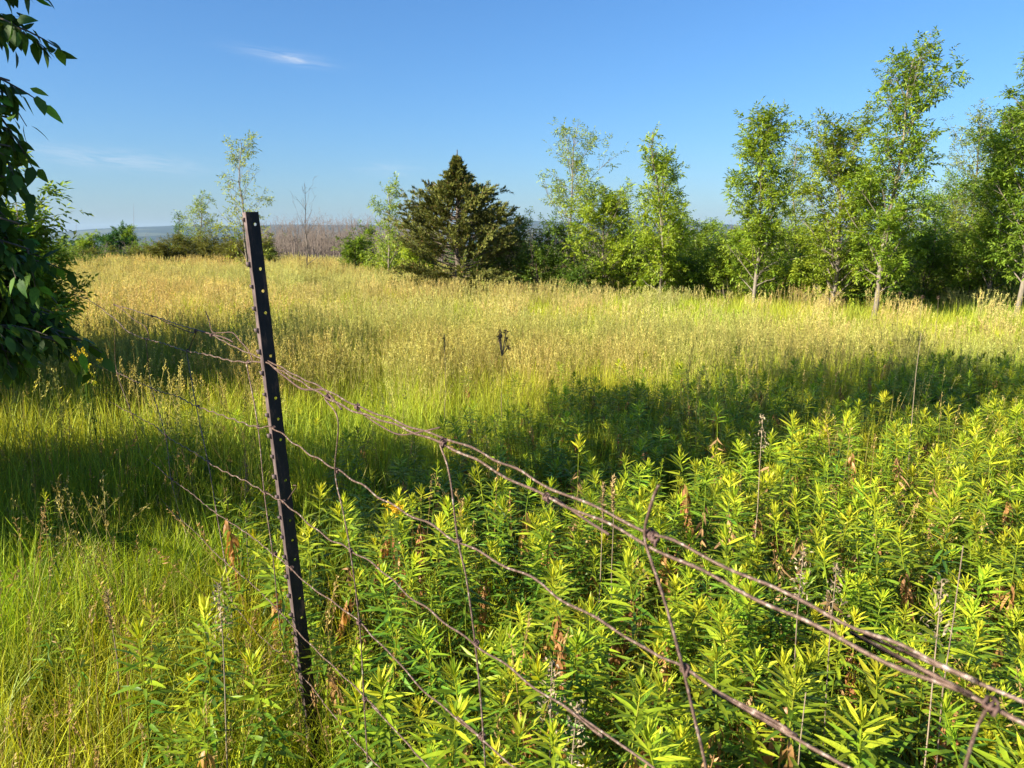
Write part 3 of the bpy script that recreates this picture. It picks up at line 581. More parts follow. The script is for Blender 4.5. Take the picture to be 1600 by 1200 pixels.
# steel post: hat-section strip punched with holes, lugs down one edge
def fence_post():
    top, bot = at_y(394, 331, 1.93), at_y(487, 1110, 1.90)
    axis = unit(top - bot); L = np.linalg.norm(top - bot) + .35
    n = np.array([.60, -.80, 0.]); n = unit(n - axis * (n @ axis)); xs = np.cross(axis, n) * -1.0
    if xs[0] < 0: xs = -xs
    # local frame: x across (to the right in view), y away from the viewer, z up from foot
    M = Matrix(((xs[0], -n[0], axis[0], 0), (xs[1], -n[1], axis[1], 0), (xs[2], -n[2], axis[2], 0), (0, 0, 0, 1)))
    foot = top - axis * L; M.translation = Vector(foot)
    root = thing('fence_post', 'dark rusted steel post punched with a row of round holes', 'post'); root.matrix_world = M
    hw, pit, hr = .0155, .0545, .0040
    acc = Acc(); zs = L - .030
    ang = np.arange(8) * np.pi / 4 + np.pi / 8
    skip = {1, 5, 7, 11, 13, 17, 20, 21}
    k = 0; ztop = L
    def quad(a, b, c, d): acc.add([a, b, c, d], None, [(0, 1, 2, 3)])
    while zs - pit > .05:
        z0, z1 = zs - .012, zs + .012
        quad((-hw, 0, z1), (hw, 0, z1), (hw, 0, ztop), (-hw, 0, ztop))
        cx = .004
        if k in skip: quad((-hw, 0, z0), (hw, 0, z0), (hw, 0, z1), (-hw, 0, z1))
        else:
            ring = [(cx + hr * math.cos(a), 0, zs + hr * 1.05 * math.sin(a)) for a in ang]
            bx = [(hw, 0, zs + .005), (.006, 0, z1), (-.002, 0, z1), (-hw, 0, zs + .005), (-hw, 0, zs - .005), (-.002, 0, z0), (.006, 0, z0), (hw, 0, zs - .005)]
            acc.add(ring + bx, [(8, 15, 15)] and None, [(i, (i + 1) % 8, 8 + (i + 1) % 8, 8 + i) for i in range(8)])
            acc.add([bx[0], (hw, 0, z1), bx[1]], [(0, 1, 2)]); acc.add([bx[2], (-hw, 0, z1), bx[3]], [(0, 1, 2)]); acc.add([bx[4], (-hw, 0, z0), bx[5]], [(0, 1, 2)]); acc.add([bx[6], (hw, 0, z0), bx[7]], [(0, 1, 2)])
        ztop = z0; zs -= pit; k += 1
    quad((-hw, 0, 0), (hw, 0, 0), (hw, 0, ztop), (-hw, 0, ztop))
    V0 = np.concatenate(acc.V); Q0 = np.concatenate(acc.Q); T0 = np.concatenate(acc.T); acc.add(V0 + np.array([0, .003, 0]), T0, Q0)
    obj('web', acc.mesh('web', [M_POST]), root)
    for sg, nm in ((-1, 'flange'), (1, 'flange')):
        a2 = Acc(); prof = [(sg * hw, 0), (sg * (hw + .0014), .004), (sg * (hw + .0018), .012), (sg * (hw + .0036), .0135)]
        prof2 = [(x - sg * .0022, y + .0022) for x, y in prof]
        zz = np.linspace(0, L, 40); pr = prof + prof2[::-1]; m = len(pr)
        V = np.array([[(x + .0006 * math.sin(z * 61 + x * 900), y, z) for x, y in pr] for z in zz]).reshape(-1, 3)
        Q = [(i * m + j, i * m + (j + 1) % m, (i + 1) * m + (j + 1) % m, (i + 1) * m + j) for i in range(39) for j in range(m)]
        Q.append((39 * m, 39 * m + 1, 39 * m + m - 2, 39 * m + m - 1)); Q.append((39 * m + 1, 39 * m + 2, 39 * m + m - 3, 39 * m + m - 2)); Q.append((39 * m + 2, 39 * m + 3, 39 * m + 4, 39 * m + 5))
        a2.add(V, None, Q); obj(nm, a2.mesh(nm, [M_POSTEDGE if sg < 0 else M_POST]), root)
    a3 = Acc()
    V = [(0, -.004, -.006), (0, .004, -.006), (-.007, -.0035, -.003), (-.007, .0035, -.003), (0, -.004, .006), (0, .004, .006), (-.009, -.0032, .0055), (-.009, .0032, .0055)]
    a3.add(V, None, [(0, 2, 6, 4), (1, 5, 7, 3), (2, 3, 7, 6), (4, 6, 7, 5), (0, 1, 3, 2), (0, 4, 5, 1)]); lug = a3.mesh('lug', [M_POSTEDGE])
    for k in range(24):
        z = L - .018 - k * pit
        if z < .1: break
        if k == 1: continue
        o = obj('lug', lug, root, (-hw - .0018, .009, z)); o.scale = (rng.uniform(.85, 1.2),) * 3; o.rotation_euler = (0, rng.uniform(-.2, .2), 0)
    return foot
fence_post()

# ------------------------------------------------------------------ goldenrod
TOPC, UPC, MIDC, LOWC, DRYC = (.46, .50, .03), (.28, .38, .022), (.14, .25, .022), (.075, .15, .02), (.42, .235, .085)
def rod_layout(g, H, kind):
    """stem points and leaves of one plant: kind 0 broad-leaved, 1 narrow-leaved spire, 2 dry-footed"""
    n = 8; t = np.linspace(0, 1, n); lean = g.normal(0, .10, 2) * H; P = np.zeros((n, 3)); P[:, :2] = np.outer(t ** 1.6, lean) + np.cumsum(g.normal(0, .003, (n, 2)), 0); P[:, 2] = t * H
    m = int({0: 96, 1: 80, 2: 96}[kind] * g.uniform(.85, 1.15))
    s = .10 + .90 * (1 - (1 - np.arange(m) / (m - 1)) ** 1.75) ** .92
    s = np.clip(s, 0, 1)
    a = np.arange(m) * 2.39996 + g.uniform(0, 6.28) + g.normal(0, .2, m)
    e = np.radians(np.interp(s, [0, .35, .6, .85, .95, .985, 1], [-30, -14, 0, 14, 30, 50, 80]) + g.normal(0, 8, m))
    if kind == 1: L = np.interp(s, [0, .4, .7, .92, 1], [.040, .055, .052, .034, .02]) * g.uniform(.75, 1.2, m); W = L * .13
    else: L = np.interp(s, [0, .25, .6, .85, .95, 1], [.05, .066, .084, .084, .074, .044]) * g.uniform(.75, 1.15, m); W = L * g.uniform(.115, .155, m)
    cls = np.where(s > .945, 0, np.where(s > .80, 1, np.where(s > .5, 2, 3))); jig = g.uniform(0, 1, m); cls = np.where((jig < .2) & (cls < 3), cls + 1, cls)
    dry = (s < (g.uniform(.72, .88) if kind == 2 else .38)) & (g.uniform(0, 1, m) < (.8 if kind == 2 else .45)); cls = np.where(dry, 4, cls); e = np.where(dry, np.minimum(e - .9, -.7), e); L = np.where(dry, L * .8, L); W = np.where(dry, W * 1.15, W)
    pos = np.stack([np.interp(s, t, P[:, i]) for i in range(3)], -1)
    d = np.stack([np.cos(a) * np.cos(e), np.sin(a) * np.cos(e), np.sin(e)], -1)
    cur = np.where(s > .93, 0, np.where(s > .75, 1, g.integers(1, 4, m))); cur = np.where(dry, 3, cur)
    keep = ~((s < .3) & (g.uniform(0, 1, m) < .5))
    return P, pos[keep], d[keep], L[keep], W[keep], cls[keep], cur[keep]
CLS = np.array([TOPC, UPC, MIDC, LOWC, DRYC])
def stem_acc(acc, P, r=.0028):
    t = np.linspace(0, 1, len(P)); V, Q = tubes(P, r * (1 - .45 * t) , 5)
    acc.add(V, None, Q, np.repeat(np.stack([np.interp(t, [0, .4, .8, 1], c) for c in ((.16, .14, .17, .30), (.09, .15, .24, .36), (.03, .02, .02, .02))], -1), 5, 0))
def rod_foliage(acc, lay, g, scale=1.0):
    P, pos, d, L, W, cls, cur = lay
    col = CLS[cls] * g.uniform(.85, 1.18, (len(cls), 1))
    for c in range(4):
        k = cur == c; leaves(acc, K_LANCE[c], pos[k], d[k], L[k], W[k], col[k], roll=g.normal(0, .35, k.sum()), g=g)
# shared pieces: three-part plants (stem, foliage), and one-mesh plants for the crowd
UNIT_H = .8; VARS = []
for v in range(22):
    gv = np.random.default_rng(200 + v); kind = (0, 2, 2, 0, 0, 2, 0, 0, 2, 0, 0, 2, 0, 2, 0, 0, 0, 1, 1, 1, 1, 1)[v]
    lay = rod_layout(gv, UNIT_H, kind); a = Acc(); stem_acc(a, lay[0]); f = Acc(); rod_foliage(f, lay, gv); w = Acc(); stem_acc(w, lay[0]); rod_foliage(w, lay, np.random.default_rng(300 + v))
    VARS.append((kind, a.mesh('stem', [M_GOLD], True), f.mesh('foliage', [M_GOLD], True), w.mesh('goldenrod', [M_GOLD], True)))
LEAFM = [[None] * 4 for _ in range(5)]
for c in range(5):
    for k in range(4):
        a = Acc(); KV, KT = K_LANCE[k]; V = KV.copy(); V[:, 1] *= .155; a.add(V, KT, None, CLS[c]); LEAFM[c][k] = a.mesh('leaf', [M_GOLD], True)

def side(x, y): return FN @ np.array([x, y]) - FK          # > 0 beyond the fence
def rod_height(x, y):
    return .585 + .06 * smooth(.2, 1.6, x) + .05 * smooth(1.5, 3, y) + .05 * math.sin(2.3 * x + 1) * math.sin(1.9 * y)
spots = []
def try_spot(x, y, h, dmin):
    for (a, b, _, _) in spots:
        if (a - x) ** 2 + (b - y) ** 2 < dmin * dmin: return False
    spots.append((x, y, h, None)); return True
# plants that can be singled out in the picture: (tip column, tip row, plant height, kind, label)
HERO = [
 (312, 948, .74, 0, 'goldenrod with arching leaf whorl left of the post, taller of two'), (218, 1015, .66, 0, 'goldenrod with pale yellow tip at lower left, standing apart in the grass'),
 (445, 1065, .60, 0, 'pale-stemmed goldenrod directly in front of the post foot'), (548, 1085, .60, 0, 'goldenrod with wide yellow tuft just right of the post foot'),
 (620, 1030, .66, 0, 'broad-leaved goldenrod at the bottom between post and second stay wire'), (735, 1040, .68, 0, 'large-leaved goldenrod crossing the second stay wire near the bottom edge'),
 (840, 835, .82, 0, 'bright whorled goldenrod just below the dark loose wire end'), (905, 985, .74, 0, 'star-shaped pale goldenrod tip between second and third stay wires'),
 (928, 1040, .72, 0, 'goldenrod with pale spire right below the star-shaped tip'), (1040, 925, .80, 0, 'goldenrod with spreading leaves on the third stay wire'),
 (1155, 975, .82, 0, 'bushy goldenrod with pale broad tip right of the third stay wire'), (1060, 1165, .66, 0, 'goldenrod cut by the bottom edge at the third stay wire'),
 (1160, 860, .84, 0, 'pale pointed goldenrod under the paired top wires'), (1350, 1145, .74, 0, 'goldenrod spire near the bottom edge left of the last stay wire'),
 (1470, 775, .95, 0, 'tall goldenrod with drooping whorls above the top wires on the right'), (1395, 800, .92, 0, 'goldenrod head facing the tall drooping one on its left'),
 (1540, 960, .88, 0, 'dense goldenrod at the right edge above the top wires'), (1245, 655, 1.0, 0, 'goldenrod with pale tip against the shaded band'),
 (1300, 655, .98, 0, 'full goldenrod head right of the pale tip at the shaded band'), (1105, 725, .90, 2, 'goldenrod with brown withered lower leaves before the shaded band'),
 (1190, 790, .90, 0, 'leafy goldenrod between the shaded band and the wires'), (1000, 790, .88, 0, 'small goldenrod tuft left of the broken stay tip'),
 (130, 975, .55, 1, 'narrow-leaved goldenrod spire in the grass at lower left'), (10, 950, .60, 1, 'narrow goldenrod spire cut by the left edge'),
 (65, 785, .72, 1, 'slender pale weed spire above the left grass'), (785, 735, .92, 1, 'thin goldenrod spire touching the paired wires'), (655, 735, .90, 1, 'thin goldenrod spire left of the second stay wire'),
]
gh = np.random.default_rng(77); n_lv = 0
def hero_plant(x, y, H, kind, label):
    global n_lv
    lay = rod_layout(gh, H, kind); P, pos, d, L, W, cls, cur = lay
    t = thing('goldenrod_plant', label, 'plant', (x, y, float(gz(x, y))), 'goldenrod plants by the fence')
    a = Acc(); stem_acc(a, P); obj('stem', a.mesh('stem', [M_GOLD], True), t)
    D, S, Nn = leaf_frames(d, gh.normal(0, .35, len(d)), gh)
    for i in range(len(pos)):
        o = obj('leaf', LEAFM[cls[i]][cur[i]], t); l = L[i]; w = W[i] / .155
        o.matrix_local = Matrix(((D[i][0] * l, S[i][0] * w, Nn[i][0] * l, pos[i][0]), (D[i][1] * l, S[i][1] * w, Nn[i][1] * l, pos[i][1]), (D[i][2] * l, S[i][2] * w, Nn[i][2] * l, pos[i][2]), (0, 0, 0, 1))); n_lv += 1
for (tx, ty, h, kind, lab) in HERO:
    h = h * (.80 if h > .8 else .88); p = at_z(tx, ty, h - .01); spots.append((p[0], p[1], h, None)); hero_plant(p[0], p[1], h - float(gz(p[0], p[1])), kind, lab)

def crowd_label(kind, tx, ty, h):
    what = {0: 'leafy bright goldenrod', 1: 'narrow-leaved goldenrod', 2: 'brown-footed goldenrod'}[kind]
    size = 'tall' if h > .66 else ('short' if h < .54 else 'mid-sized')
    where = 'beside the post' if tx < 500 else 'between post and second stay wire' if tx < 700 else 'left of the third stay wire' if tx < 1015 else 'right of the third stay wire' if tx < 1200 else 'well right of the third stay wire' if tx < 1420 else 'at the right edge'
    row = 'along the bottom edge' if ty > 1080 else 'low in view' if ty > 960 else 'at the top wires' if ty > 860 else 'amid the crowd' if ty > 740 else 'before the shaded band'
    return f'{size} {what} {where}, {row}'
gs = np.random.default_rng(88); crowd = []
def lit_edge(x): return 2.85 + .62 * max(x - .45, 0) + .12 * math.sin(3 * x)
hx = np.arange(-1.0, 4.2, .098); hy = np.arange(.7, 5.0, .086)
for j, yy in enumerate(hy):
    for xx in hx:
        x = xx + (j % 2) * .043 + gs.uniform(-.028, .028); y = yy + gs.uniform(-.026, .026); sd = side(x, y)
        if x > .74 * y + .25 or y > lit_edge(x): continue
        if sd < .05 and not (sd > -.75 and y < 2.3 and x > -1.05 and gs.uniform() < (.34 if sd > -.4 else .16)): continue
        if gs.uniform() < .22 * smooth(.35, -.5, x): continue                 # thinner towards the post
        if any((a - x) ** 2 + (b - y) ** 2 < .0042 for a, b, _, _ in spots): continue
        crowd.append((x, y))
vis = lambda p: math.hypot(*p) + (9 if abs(p[0]) > .70 * p[1] + .05 else 0)
NK = 300 - len(HERO) - 14; crowd.sort(key=vis); extra = crowd[NK:]; crowd = crowd[:NK]
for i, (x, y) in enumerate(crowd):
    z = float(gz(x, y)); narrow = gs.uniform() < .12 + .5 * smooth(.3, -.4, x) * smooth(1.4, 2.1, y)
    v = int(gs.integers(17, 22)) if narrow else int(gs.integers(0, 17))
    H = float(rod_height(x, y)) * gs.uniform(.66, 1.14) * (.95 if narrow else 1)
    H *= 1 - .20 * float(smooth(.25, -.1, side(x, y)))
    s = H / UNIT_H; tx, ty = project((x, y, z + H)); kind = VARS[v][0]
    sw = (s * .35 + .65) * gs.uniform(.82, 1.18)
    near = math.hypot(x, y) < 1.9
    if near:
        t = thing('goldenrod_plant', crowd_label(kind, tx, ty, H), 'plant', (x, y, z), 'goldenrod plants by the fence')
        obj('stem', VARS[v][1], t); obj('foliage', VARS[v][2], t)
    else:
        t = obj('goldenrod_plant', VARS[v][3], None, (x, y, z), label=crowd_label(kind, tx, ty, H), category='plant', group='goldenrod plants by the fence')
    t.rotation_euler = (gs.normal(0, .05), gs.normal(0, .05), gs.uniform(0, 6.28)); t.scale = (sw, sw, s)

# withered plants: brown hanging leaves under a small green tuft
def withered(tx, ty, h, label):
    p = at_z(tx, ty, h); x, y = p[0], p[1]; z = float(gz(x, y)); H = h - z; g = gh
    P, pos, d, L, W, cls, cur = rod_layout(g, H, 2)
    m = 46; s_ = g.uniform(.30, .86, m); a = g.uniform(0, 6.28, m); e = g.uniform(-1.45, -.25, m)
    pos2 = np.stack([np.interp(s_, np.linspace(0, 1, len(P)), P[:, i]) for i in range(3)], -1); d2 = np.stack([np.cos(a) * np.cos(e), np.sin(a) * np.cos(e), np.sin(e)], -1)
    t = thing('withered_goldenrod', label, 'plant', (x, y, z), 'half-withered goldenrod plants'); A = Acc(); stem_acc(A, P); obj('stem', A.mesh('stem', [M_GOLD], True), t)
    top = pos[:, 2] > H * .90; F = Acc(); rod_foliage(F, (P, pos[top], d[top], L[top] * .8, W[top], np.minimum(cls[top], 2), cur[top]), g); obj('green_tuft', F.mesh('green_tuft', [M_GOLD], True), t)
    B = Acc(); leaves(B, K_LANCE[3], pos2, d2, g.uniform(.025, .065, m), g.uniform(.006, .012, m), np.array([.30, .185, .085]) * g.uniform(.45, 1.35, (m, 1)) * np.array([1, 1, 1]), roll=g.uniform(-1.5, 1.5, m), g=g); obj('dry_leaves', B.mesh('dry_leaves', [M_DRY], True), t)
for tx, ty, h, lab in ((1098, 735, .74, 'brown withered goldenrod at the near edge of the shaded band'), (1142, 775, .72, 'withered goldenrod just below the one at the shaded band'), (1215, 688, .74, 'withered goldenrod against the dark band, under the pale-tipped plant'),
                       (1432, 668, .76, 'broad brown withered goldenrod near the right, before the dark band'), (1462, 690, .75, 'withered goldenrod right beside the broad brown one'), (1292, 790, .72, 'withered goldenrod in the middle of the right-hand crowd'),
                       (1352, 880, .70, 'rusty brown goldenrod above the top wires on the right'), (1250, 800, .72, 'withered goldenrod left of the one amid the crowd'), (1555, 720, .75, 'withered goldenrod close to the right edge'), (1010, 800, .70, 'tan withered goldenrod left of the broken stay tip'),
                       (900, 690, .72, 'dry brown weed inside the shaded band left of centre'), (1130, 640, .74, 'dry dark weed inside the shaded band'), (560, 830, .62, 'brown dry weed right of the post between two wires'), (1180, 1010, .62, 'withered goldenrod below the paired wires')):
    withered(tx, ty, h, lab)

# ------------------------------------------------------------------ scattered stuff by instancing on points
def scatter_group(col):
    ng = bpy.data.node_groups.new('scatter_' + col.name, 'GeometryNodeTree')
    ng.interface.new_socket('Geometry', in_out='INPUT', socket_type='NodeSocketGeometry'); ng.interface.new_socket('Geometry', in_out='OUTPUT', socket_type='NodeSocketGeometry')
    i = ng.nodes.new('NodeGroupInput'); o = ng.nodes.new('NodeGroupOutput')
    ci = ng.nodes.new('GeometryNodeCollectionInfo'); ci.inputs['Collection'].default_value = col; ci.inputs['Separate Children'].default_value = True; ci.inputs['Reset Children'].default_value = True
    ip = ng.nodes.new('GeometryNodeInstanceOnPoints'); ip.inputs['Pick Instance'].default_value = True
    def attr(n, dt):
        a = ng.nodes.new('GeometryNodeInputNamedAttribute'); a.data_type = dt; a.inputs['Name'].default_value = n; return a.outputs['Attribute']
    e2r = ng.nodes.new('FunctionNodeEulerToRotation')
    L = ng.links
    L.new(i.outputs[0], ip.inputs['Points']); L.new(ci.outputs[0], ip.inputs['Instance']); L.new(attr('which', 'INT'), ip.inputs['Instance Index'])
    L.new(attr('rot', 'FLOAT_VECTOR'), e2r.inputs[0]); L.new(e2r.outputs[0], ip.inputs['Rotation']); L.new(attr('size', 'FLOAT_VECTOR'), ip.inputs['Scale']); L.new(ip.outputs[0], o.inputs[0])
    return ng
def scatter(name, meshes, pos, rot, size, which, **tags):
    col = bpy.data.collections.new(name + '_pieces')
    for k, me in enumerate(meshes): col.objects.link(bpy.data.objects.new(f'{name}_{k:02d}', me))
    me = bpy.data.meshes.new(name); n = len(pos); me.vertices.add(n); me.vertices.foreach_set('co', np.asarray(pos, np.float32).ravel())
    a = me.attributes.new('rot', 'FLOAT_VECTOR', 'POINT'); a.data.foreach_set('vector', np.asarray(rot, np.float32).ravel())
    a = me.attributes.new('size', 'FLOAT_VECTOR', 'POINT'); a.data.foreach_set('vector', np.asarray(size, np.float32).ravel())
    a = me.attributes.new('which', 'INT', 'POINT'); a.data.foreach_set('value', np.asarray(which, np.int32))
    me.update()
    o = obj(name, me, kind='stuff', **tags); md = o.modifiers.new('scatter', 'NODES'); md.node_group = scatter_group(col); return o

def clump(g, n, rad, H, w, bend, root, tip, heads=0, headc=(.36, .27, .11), head_l=.10, head_fluff=.018, segs=4, stray=0.08):
    """a tuft of grass blades, some with seed heads"""
    acc = Acc()
    a = g.uniform(0, 6.28, n); r = rad * np.sqrt(g.uniform(0, 1, n)); b = np.stack([r * np.cos(a), r * np.sin(a), np.zeros(n) - .02], -1)
    da = g.uniform(0, 6.28, n); out = np.stack([np.cos(da), np.sin(da), np.zeros(n)], -1)
    h = H * g.uniform(.45, 1.08, n); bd = bend * h * np.abs(g.normal(.4, .6, n)); th = da + g.normal(1.57, .6, n); sd = np.stack([np.cos(th), np.sin(th), np.zeros(n)], -1)
    t = np.linspace(0, 1, segs + 1)
    ctr = b[:, None] + out[:, None] * (bd[:, None] * t[None] ** 2)[..., None] + np.array([0, 0, 1.]) * ((h[:, None] * (t - .18 * t ** 3 * np.minimum(bd / np.maximum(h, .01), 1.2)[:, None] * 2)))[..., None]
    ww = w * g.uniform(.6, 1.3, n)[:, None] * (1 - t[None] ** 2.2 * .96)
    Lf = ctr + sd[:, None] * ww[..., None] / 2; Rt = ctr - sd[:, None] * ww[..., None] / 2
    V = np.stack([Lf, Rt], 2).reshape(n, -1, 3); k = np.arange(segs) * 2
    q = np.stack([k, k + 1, k + 3, k + 2], -1); Q = (q[None] + (np.arange(n) * 2 * (segs + 1))[:, None, None]).reshape(-1, 4)
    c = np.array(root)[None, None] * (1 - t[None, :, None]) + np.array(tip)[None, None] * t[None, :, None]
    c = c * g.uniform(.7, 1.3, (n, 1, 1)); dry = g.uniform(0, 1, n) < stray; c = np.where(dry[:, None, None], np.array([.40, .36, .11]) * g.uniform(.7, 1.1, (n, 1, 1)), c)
    acc.add(V.reshape(-1, 3), None, Q, np.repeat(c, 2, 1).reshape(-1, 3))
    if heads:
        m = heads; a = g.uniform(0, 6.28, m); r = rad * np.sqrt(g.uniform(0, 1, m)); b = np.stack([r * np.cos(a), r * np.sin(a), np.zeros(m)], -1)
        hh = H * g.uniform(.95, 1.4, m); ln = np.stack([g.normal(0, .10, m) * hh, g.normal(0, .10, m) * hh, np.zeros(m)], -1)
        tt = np.linspace(0, 1, 4); P = b[:, None] + ln[:, None] * tt[None, :, None] ** 2 + np.array([0, 0, 1.]) * (hh[:, None] * tt[None])[..., None]
        V, Q = tubes(P, np.broadcast_to(np.linspace(w * .28, w * .18, 4), (m, 4)), 3); acc.add(V, None, Q, np.array(headc) * .85)
        top = P[:, -1]; ax = unit(P[:, -1] - P[:, -2]); per = 14
        for j in range(per):
            f = j / per; p = top - ax * (head_l * (1 - f) * g.uniform(.8, 1.1, (m, 1))); dd = unit(ax + g.normal(0, .45, (m, 3)))
            leaves(acc, K_DIAMOND, p + g.normal(0, head_fluff * .35, (m, 3)), dd, head_fluff * g.uniform(.8, 1.6, m) * (1.25 - f * .6), head_fluff * .38, np.array(headc) * g.uniform(.75, 1.3, (m, 1)), g=g)
    return acc
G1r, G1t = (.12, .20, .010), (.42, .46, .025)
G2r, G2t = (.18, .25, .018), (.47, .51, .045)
gg = np.random.default_rng(500)
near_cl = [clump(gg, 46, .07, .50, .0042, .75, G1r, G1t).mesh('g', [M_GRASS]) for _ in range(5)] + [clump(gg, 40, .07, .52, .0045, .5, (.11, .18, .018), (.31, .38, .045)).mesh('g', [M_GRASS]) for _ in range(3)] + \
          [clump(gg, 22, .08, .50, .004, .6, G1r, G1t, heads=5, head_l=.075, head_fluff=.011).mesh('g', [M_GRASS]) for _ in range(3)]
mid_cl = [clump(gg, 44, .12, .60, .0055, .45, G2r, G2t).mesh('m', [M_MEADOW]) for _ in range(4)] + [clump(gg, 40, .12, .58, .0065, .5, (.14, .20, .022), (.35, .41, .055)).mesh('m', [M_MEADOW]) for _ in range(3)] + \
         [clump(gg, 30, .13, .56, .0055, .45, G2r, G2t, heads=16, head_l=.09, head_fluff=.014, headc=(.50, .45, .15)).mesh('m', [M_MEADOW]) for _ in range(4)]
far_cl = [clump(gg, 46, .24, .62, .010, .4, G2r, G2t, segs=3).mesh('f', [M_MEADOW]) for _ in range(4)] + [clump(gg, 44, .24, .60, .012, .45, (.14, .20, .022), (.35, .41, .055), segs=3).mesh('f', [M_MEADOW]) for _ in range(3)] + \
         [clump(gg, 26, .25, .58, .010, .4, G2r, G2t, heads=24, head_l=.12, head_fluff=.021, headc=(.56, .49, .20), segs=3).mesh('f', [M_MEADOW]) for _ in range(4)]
def ring(n, r1, r2, half=R(46), g=gg):
    r = np.sqrt(g.uniform(0, 1, n) * (r2 * r2 - r1 * r1) + r1 * r1); a = g.uniform(-half, half, n); return r * np.sin(a), r * np.cos(a)
def nz(x, y, s, o=0): return .5 + .25 * (np.sin(x * s + 1.7 + o) * np.cos(y * s * .8 + .4 + o) + np.sin((x + y) * s * .63 + 2.2 * o) ) + .12 * np.sin(x * s * 2.3 - y * s * 1.9 + o)
def build_grass(name, meshes, x, y, hs, which, label, tilt=.10, g=gg):
    n = len(x); z = gz(x, y); sz = hs * g.uniform(.78, 1.18, n); wd = g.uniform(.85, 1.25, n)
    scatter(name, meshes, np.stack([x, y, z], -1), np.stack([g.normal(0, tilt, n), g.normal(0, tilt, n), g.uniform(0, 6.28, n)], -1), np.stack([wd, wd, sz], -1), which, label=label, category='grass')
# near grass both sides of the fence
x, y = ring(3700, .75, 4.6, R(46)); s = FN[0] * x + FN[1] * y - FK
keep = (s < .15) | ((s > .15) & (gg.uniform(0, 1, len(x)) < .16)); x, y, s = x[keep], y[keep], s[keep]
d = np.hypot(x, y); hs = np.where(s < .1, .58 + .26 * smooth(1.2, 3.0, d), .95 + .15 * smooth(2, 4, d)) * (.85 + .35 * nz(x, y, 2.1))
w = np.where(gg.uniform(0, 1, len(x)) < .58, gg.integers(0, 5, len(x)), np.where(gg.uniform(0, 1, len(x)) < .84, gg.integers(5, 8, len(x)), gg.integers(8, 11, len(x))))
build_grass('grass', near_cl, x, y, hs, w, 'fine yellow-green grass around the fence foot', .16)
# middle meadow
x, y = ring(7800, 4.0, 10.5); k = nz(x, y, .55); u = gg.uniform(0, 1, len(x))
green = np.clip(.35 + .9 * (k - .5) + .45 * smooth(-1, -4, x) + .3 * smooth(3, 6, x) + .5 * smooth(6, 5, y), .05, .95)
w = np.where(u < green * .6, gg.integers(4, 7, len(x)), np.where(gg.uniform(0, 1, len(x)) < .06 + .38 * smooth(5.5, 7.5, y - .3 * x), gg.integers(7, 11, len(x)), gg.integers(0, 4, len(x))))
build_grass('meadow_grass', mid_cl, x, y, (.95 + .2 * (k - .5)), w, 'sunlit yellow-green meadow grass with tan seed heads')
# far meadow up to the brow
x, y = ring(13500, 10, 34.5); k = nz(x, y, .3, 1.0); u = gg.uniform(0, 1, len(x)); az_ = np.arctan2(x, y)
tan = np.clip(.30 - .2 * smooth(.05, .3, az_) + .5 * smooth(15, 24, y) * smooth(.1, -.25, az_) + .25 * (k - .5), .05, .95)
green = np.clip(.35 + .8 * (k - .5) + .4 * smooth(.15, .45, az_), .05, .9)
w = np.where(u < tan, gg.integers(7, 11, len(x)), np.where(gg.uniform(0, 1, len(x)) < green, gg.integers(4, 7, len(x)), gg.integers(0, 4, len(x))))
hs = .95 + .2 * (k - .5) + .35 * smooth(17, 27, y) * smooth(-.05, -.3, az_)
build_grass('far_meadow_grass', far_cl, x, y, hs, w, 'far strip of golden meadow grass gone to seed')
# rough grass beyond the brow
# goldenrod and weeds in the shaded band
gs2 = np.random.default_rng(91)
x, y = ring(6500, 2.6, 8.0, R(44), gs2); u = gs2.uniform(0, 1, len(x))
low = np.array([lit_edge(a) for a in x]); high = 5.0 + .50 * x + .5 * np.sin(1.7 * x)
band = smooth(low - .1, low + .1, y) * smooth(high + .6, high - .6, y) * smooth(-.9, .1, x)
keep = (u < band * 1.1 * (.25 + 1.1 * nz(x, y, 1.6, 2.) * (.55 + .45 * smooth(.2, 1.6, x)))) & (np.array([side(a, b) for a, b in zip(x, y)]) > .3)
keep = keep | ((u < .09 * (.3 + nz(x, y, 1.1, 1.)) * smooth(2.9, 3.4, y) * smooth(high + 2.2, high, y) * smooth(-2.6, -1.6, x)) & (x > -.62 * y) & (np.array([side(a, b) for a, b in zip(x, y)]) > .1))
x, y = x[keep], y[keep]; s = (.56 + .06 * smooth(0, 2, x)) * gs2.uniform(.7, 1.12, len(x)) / UNIT_H
ex = np.array(extra); x = np.concatenate([x, ex[:, 0]]); y = np.concatenate([y, ex[:, 1]]); s = np.concatenate([s, .64 * gs2.uniform(.78, 1.08, len(ex)) / UNIT_H]); n = len(x)
scatter('goldenrod_thicket', [v[3] for v in VARS], np.stack([x, y, gz(x, y)], -1), np.stack([gs2.normal(0, .07, n), gs2.normal(0, .07, n), gs2.uniform(0, 6.28, n)], -1), np.stack([.55 + .45 * s, .55 + .45 * s, s], -1), gs2.integers(0, 22, n),
        label='shaded goldenrod thicket between fence and open meadow', category='thicket')
print('goldenrod leaves', n_lv, 'crowd', len(crowd), 'thicket', n)

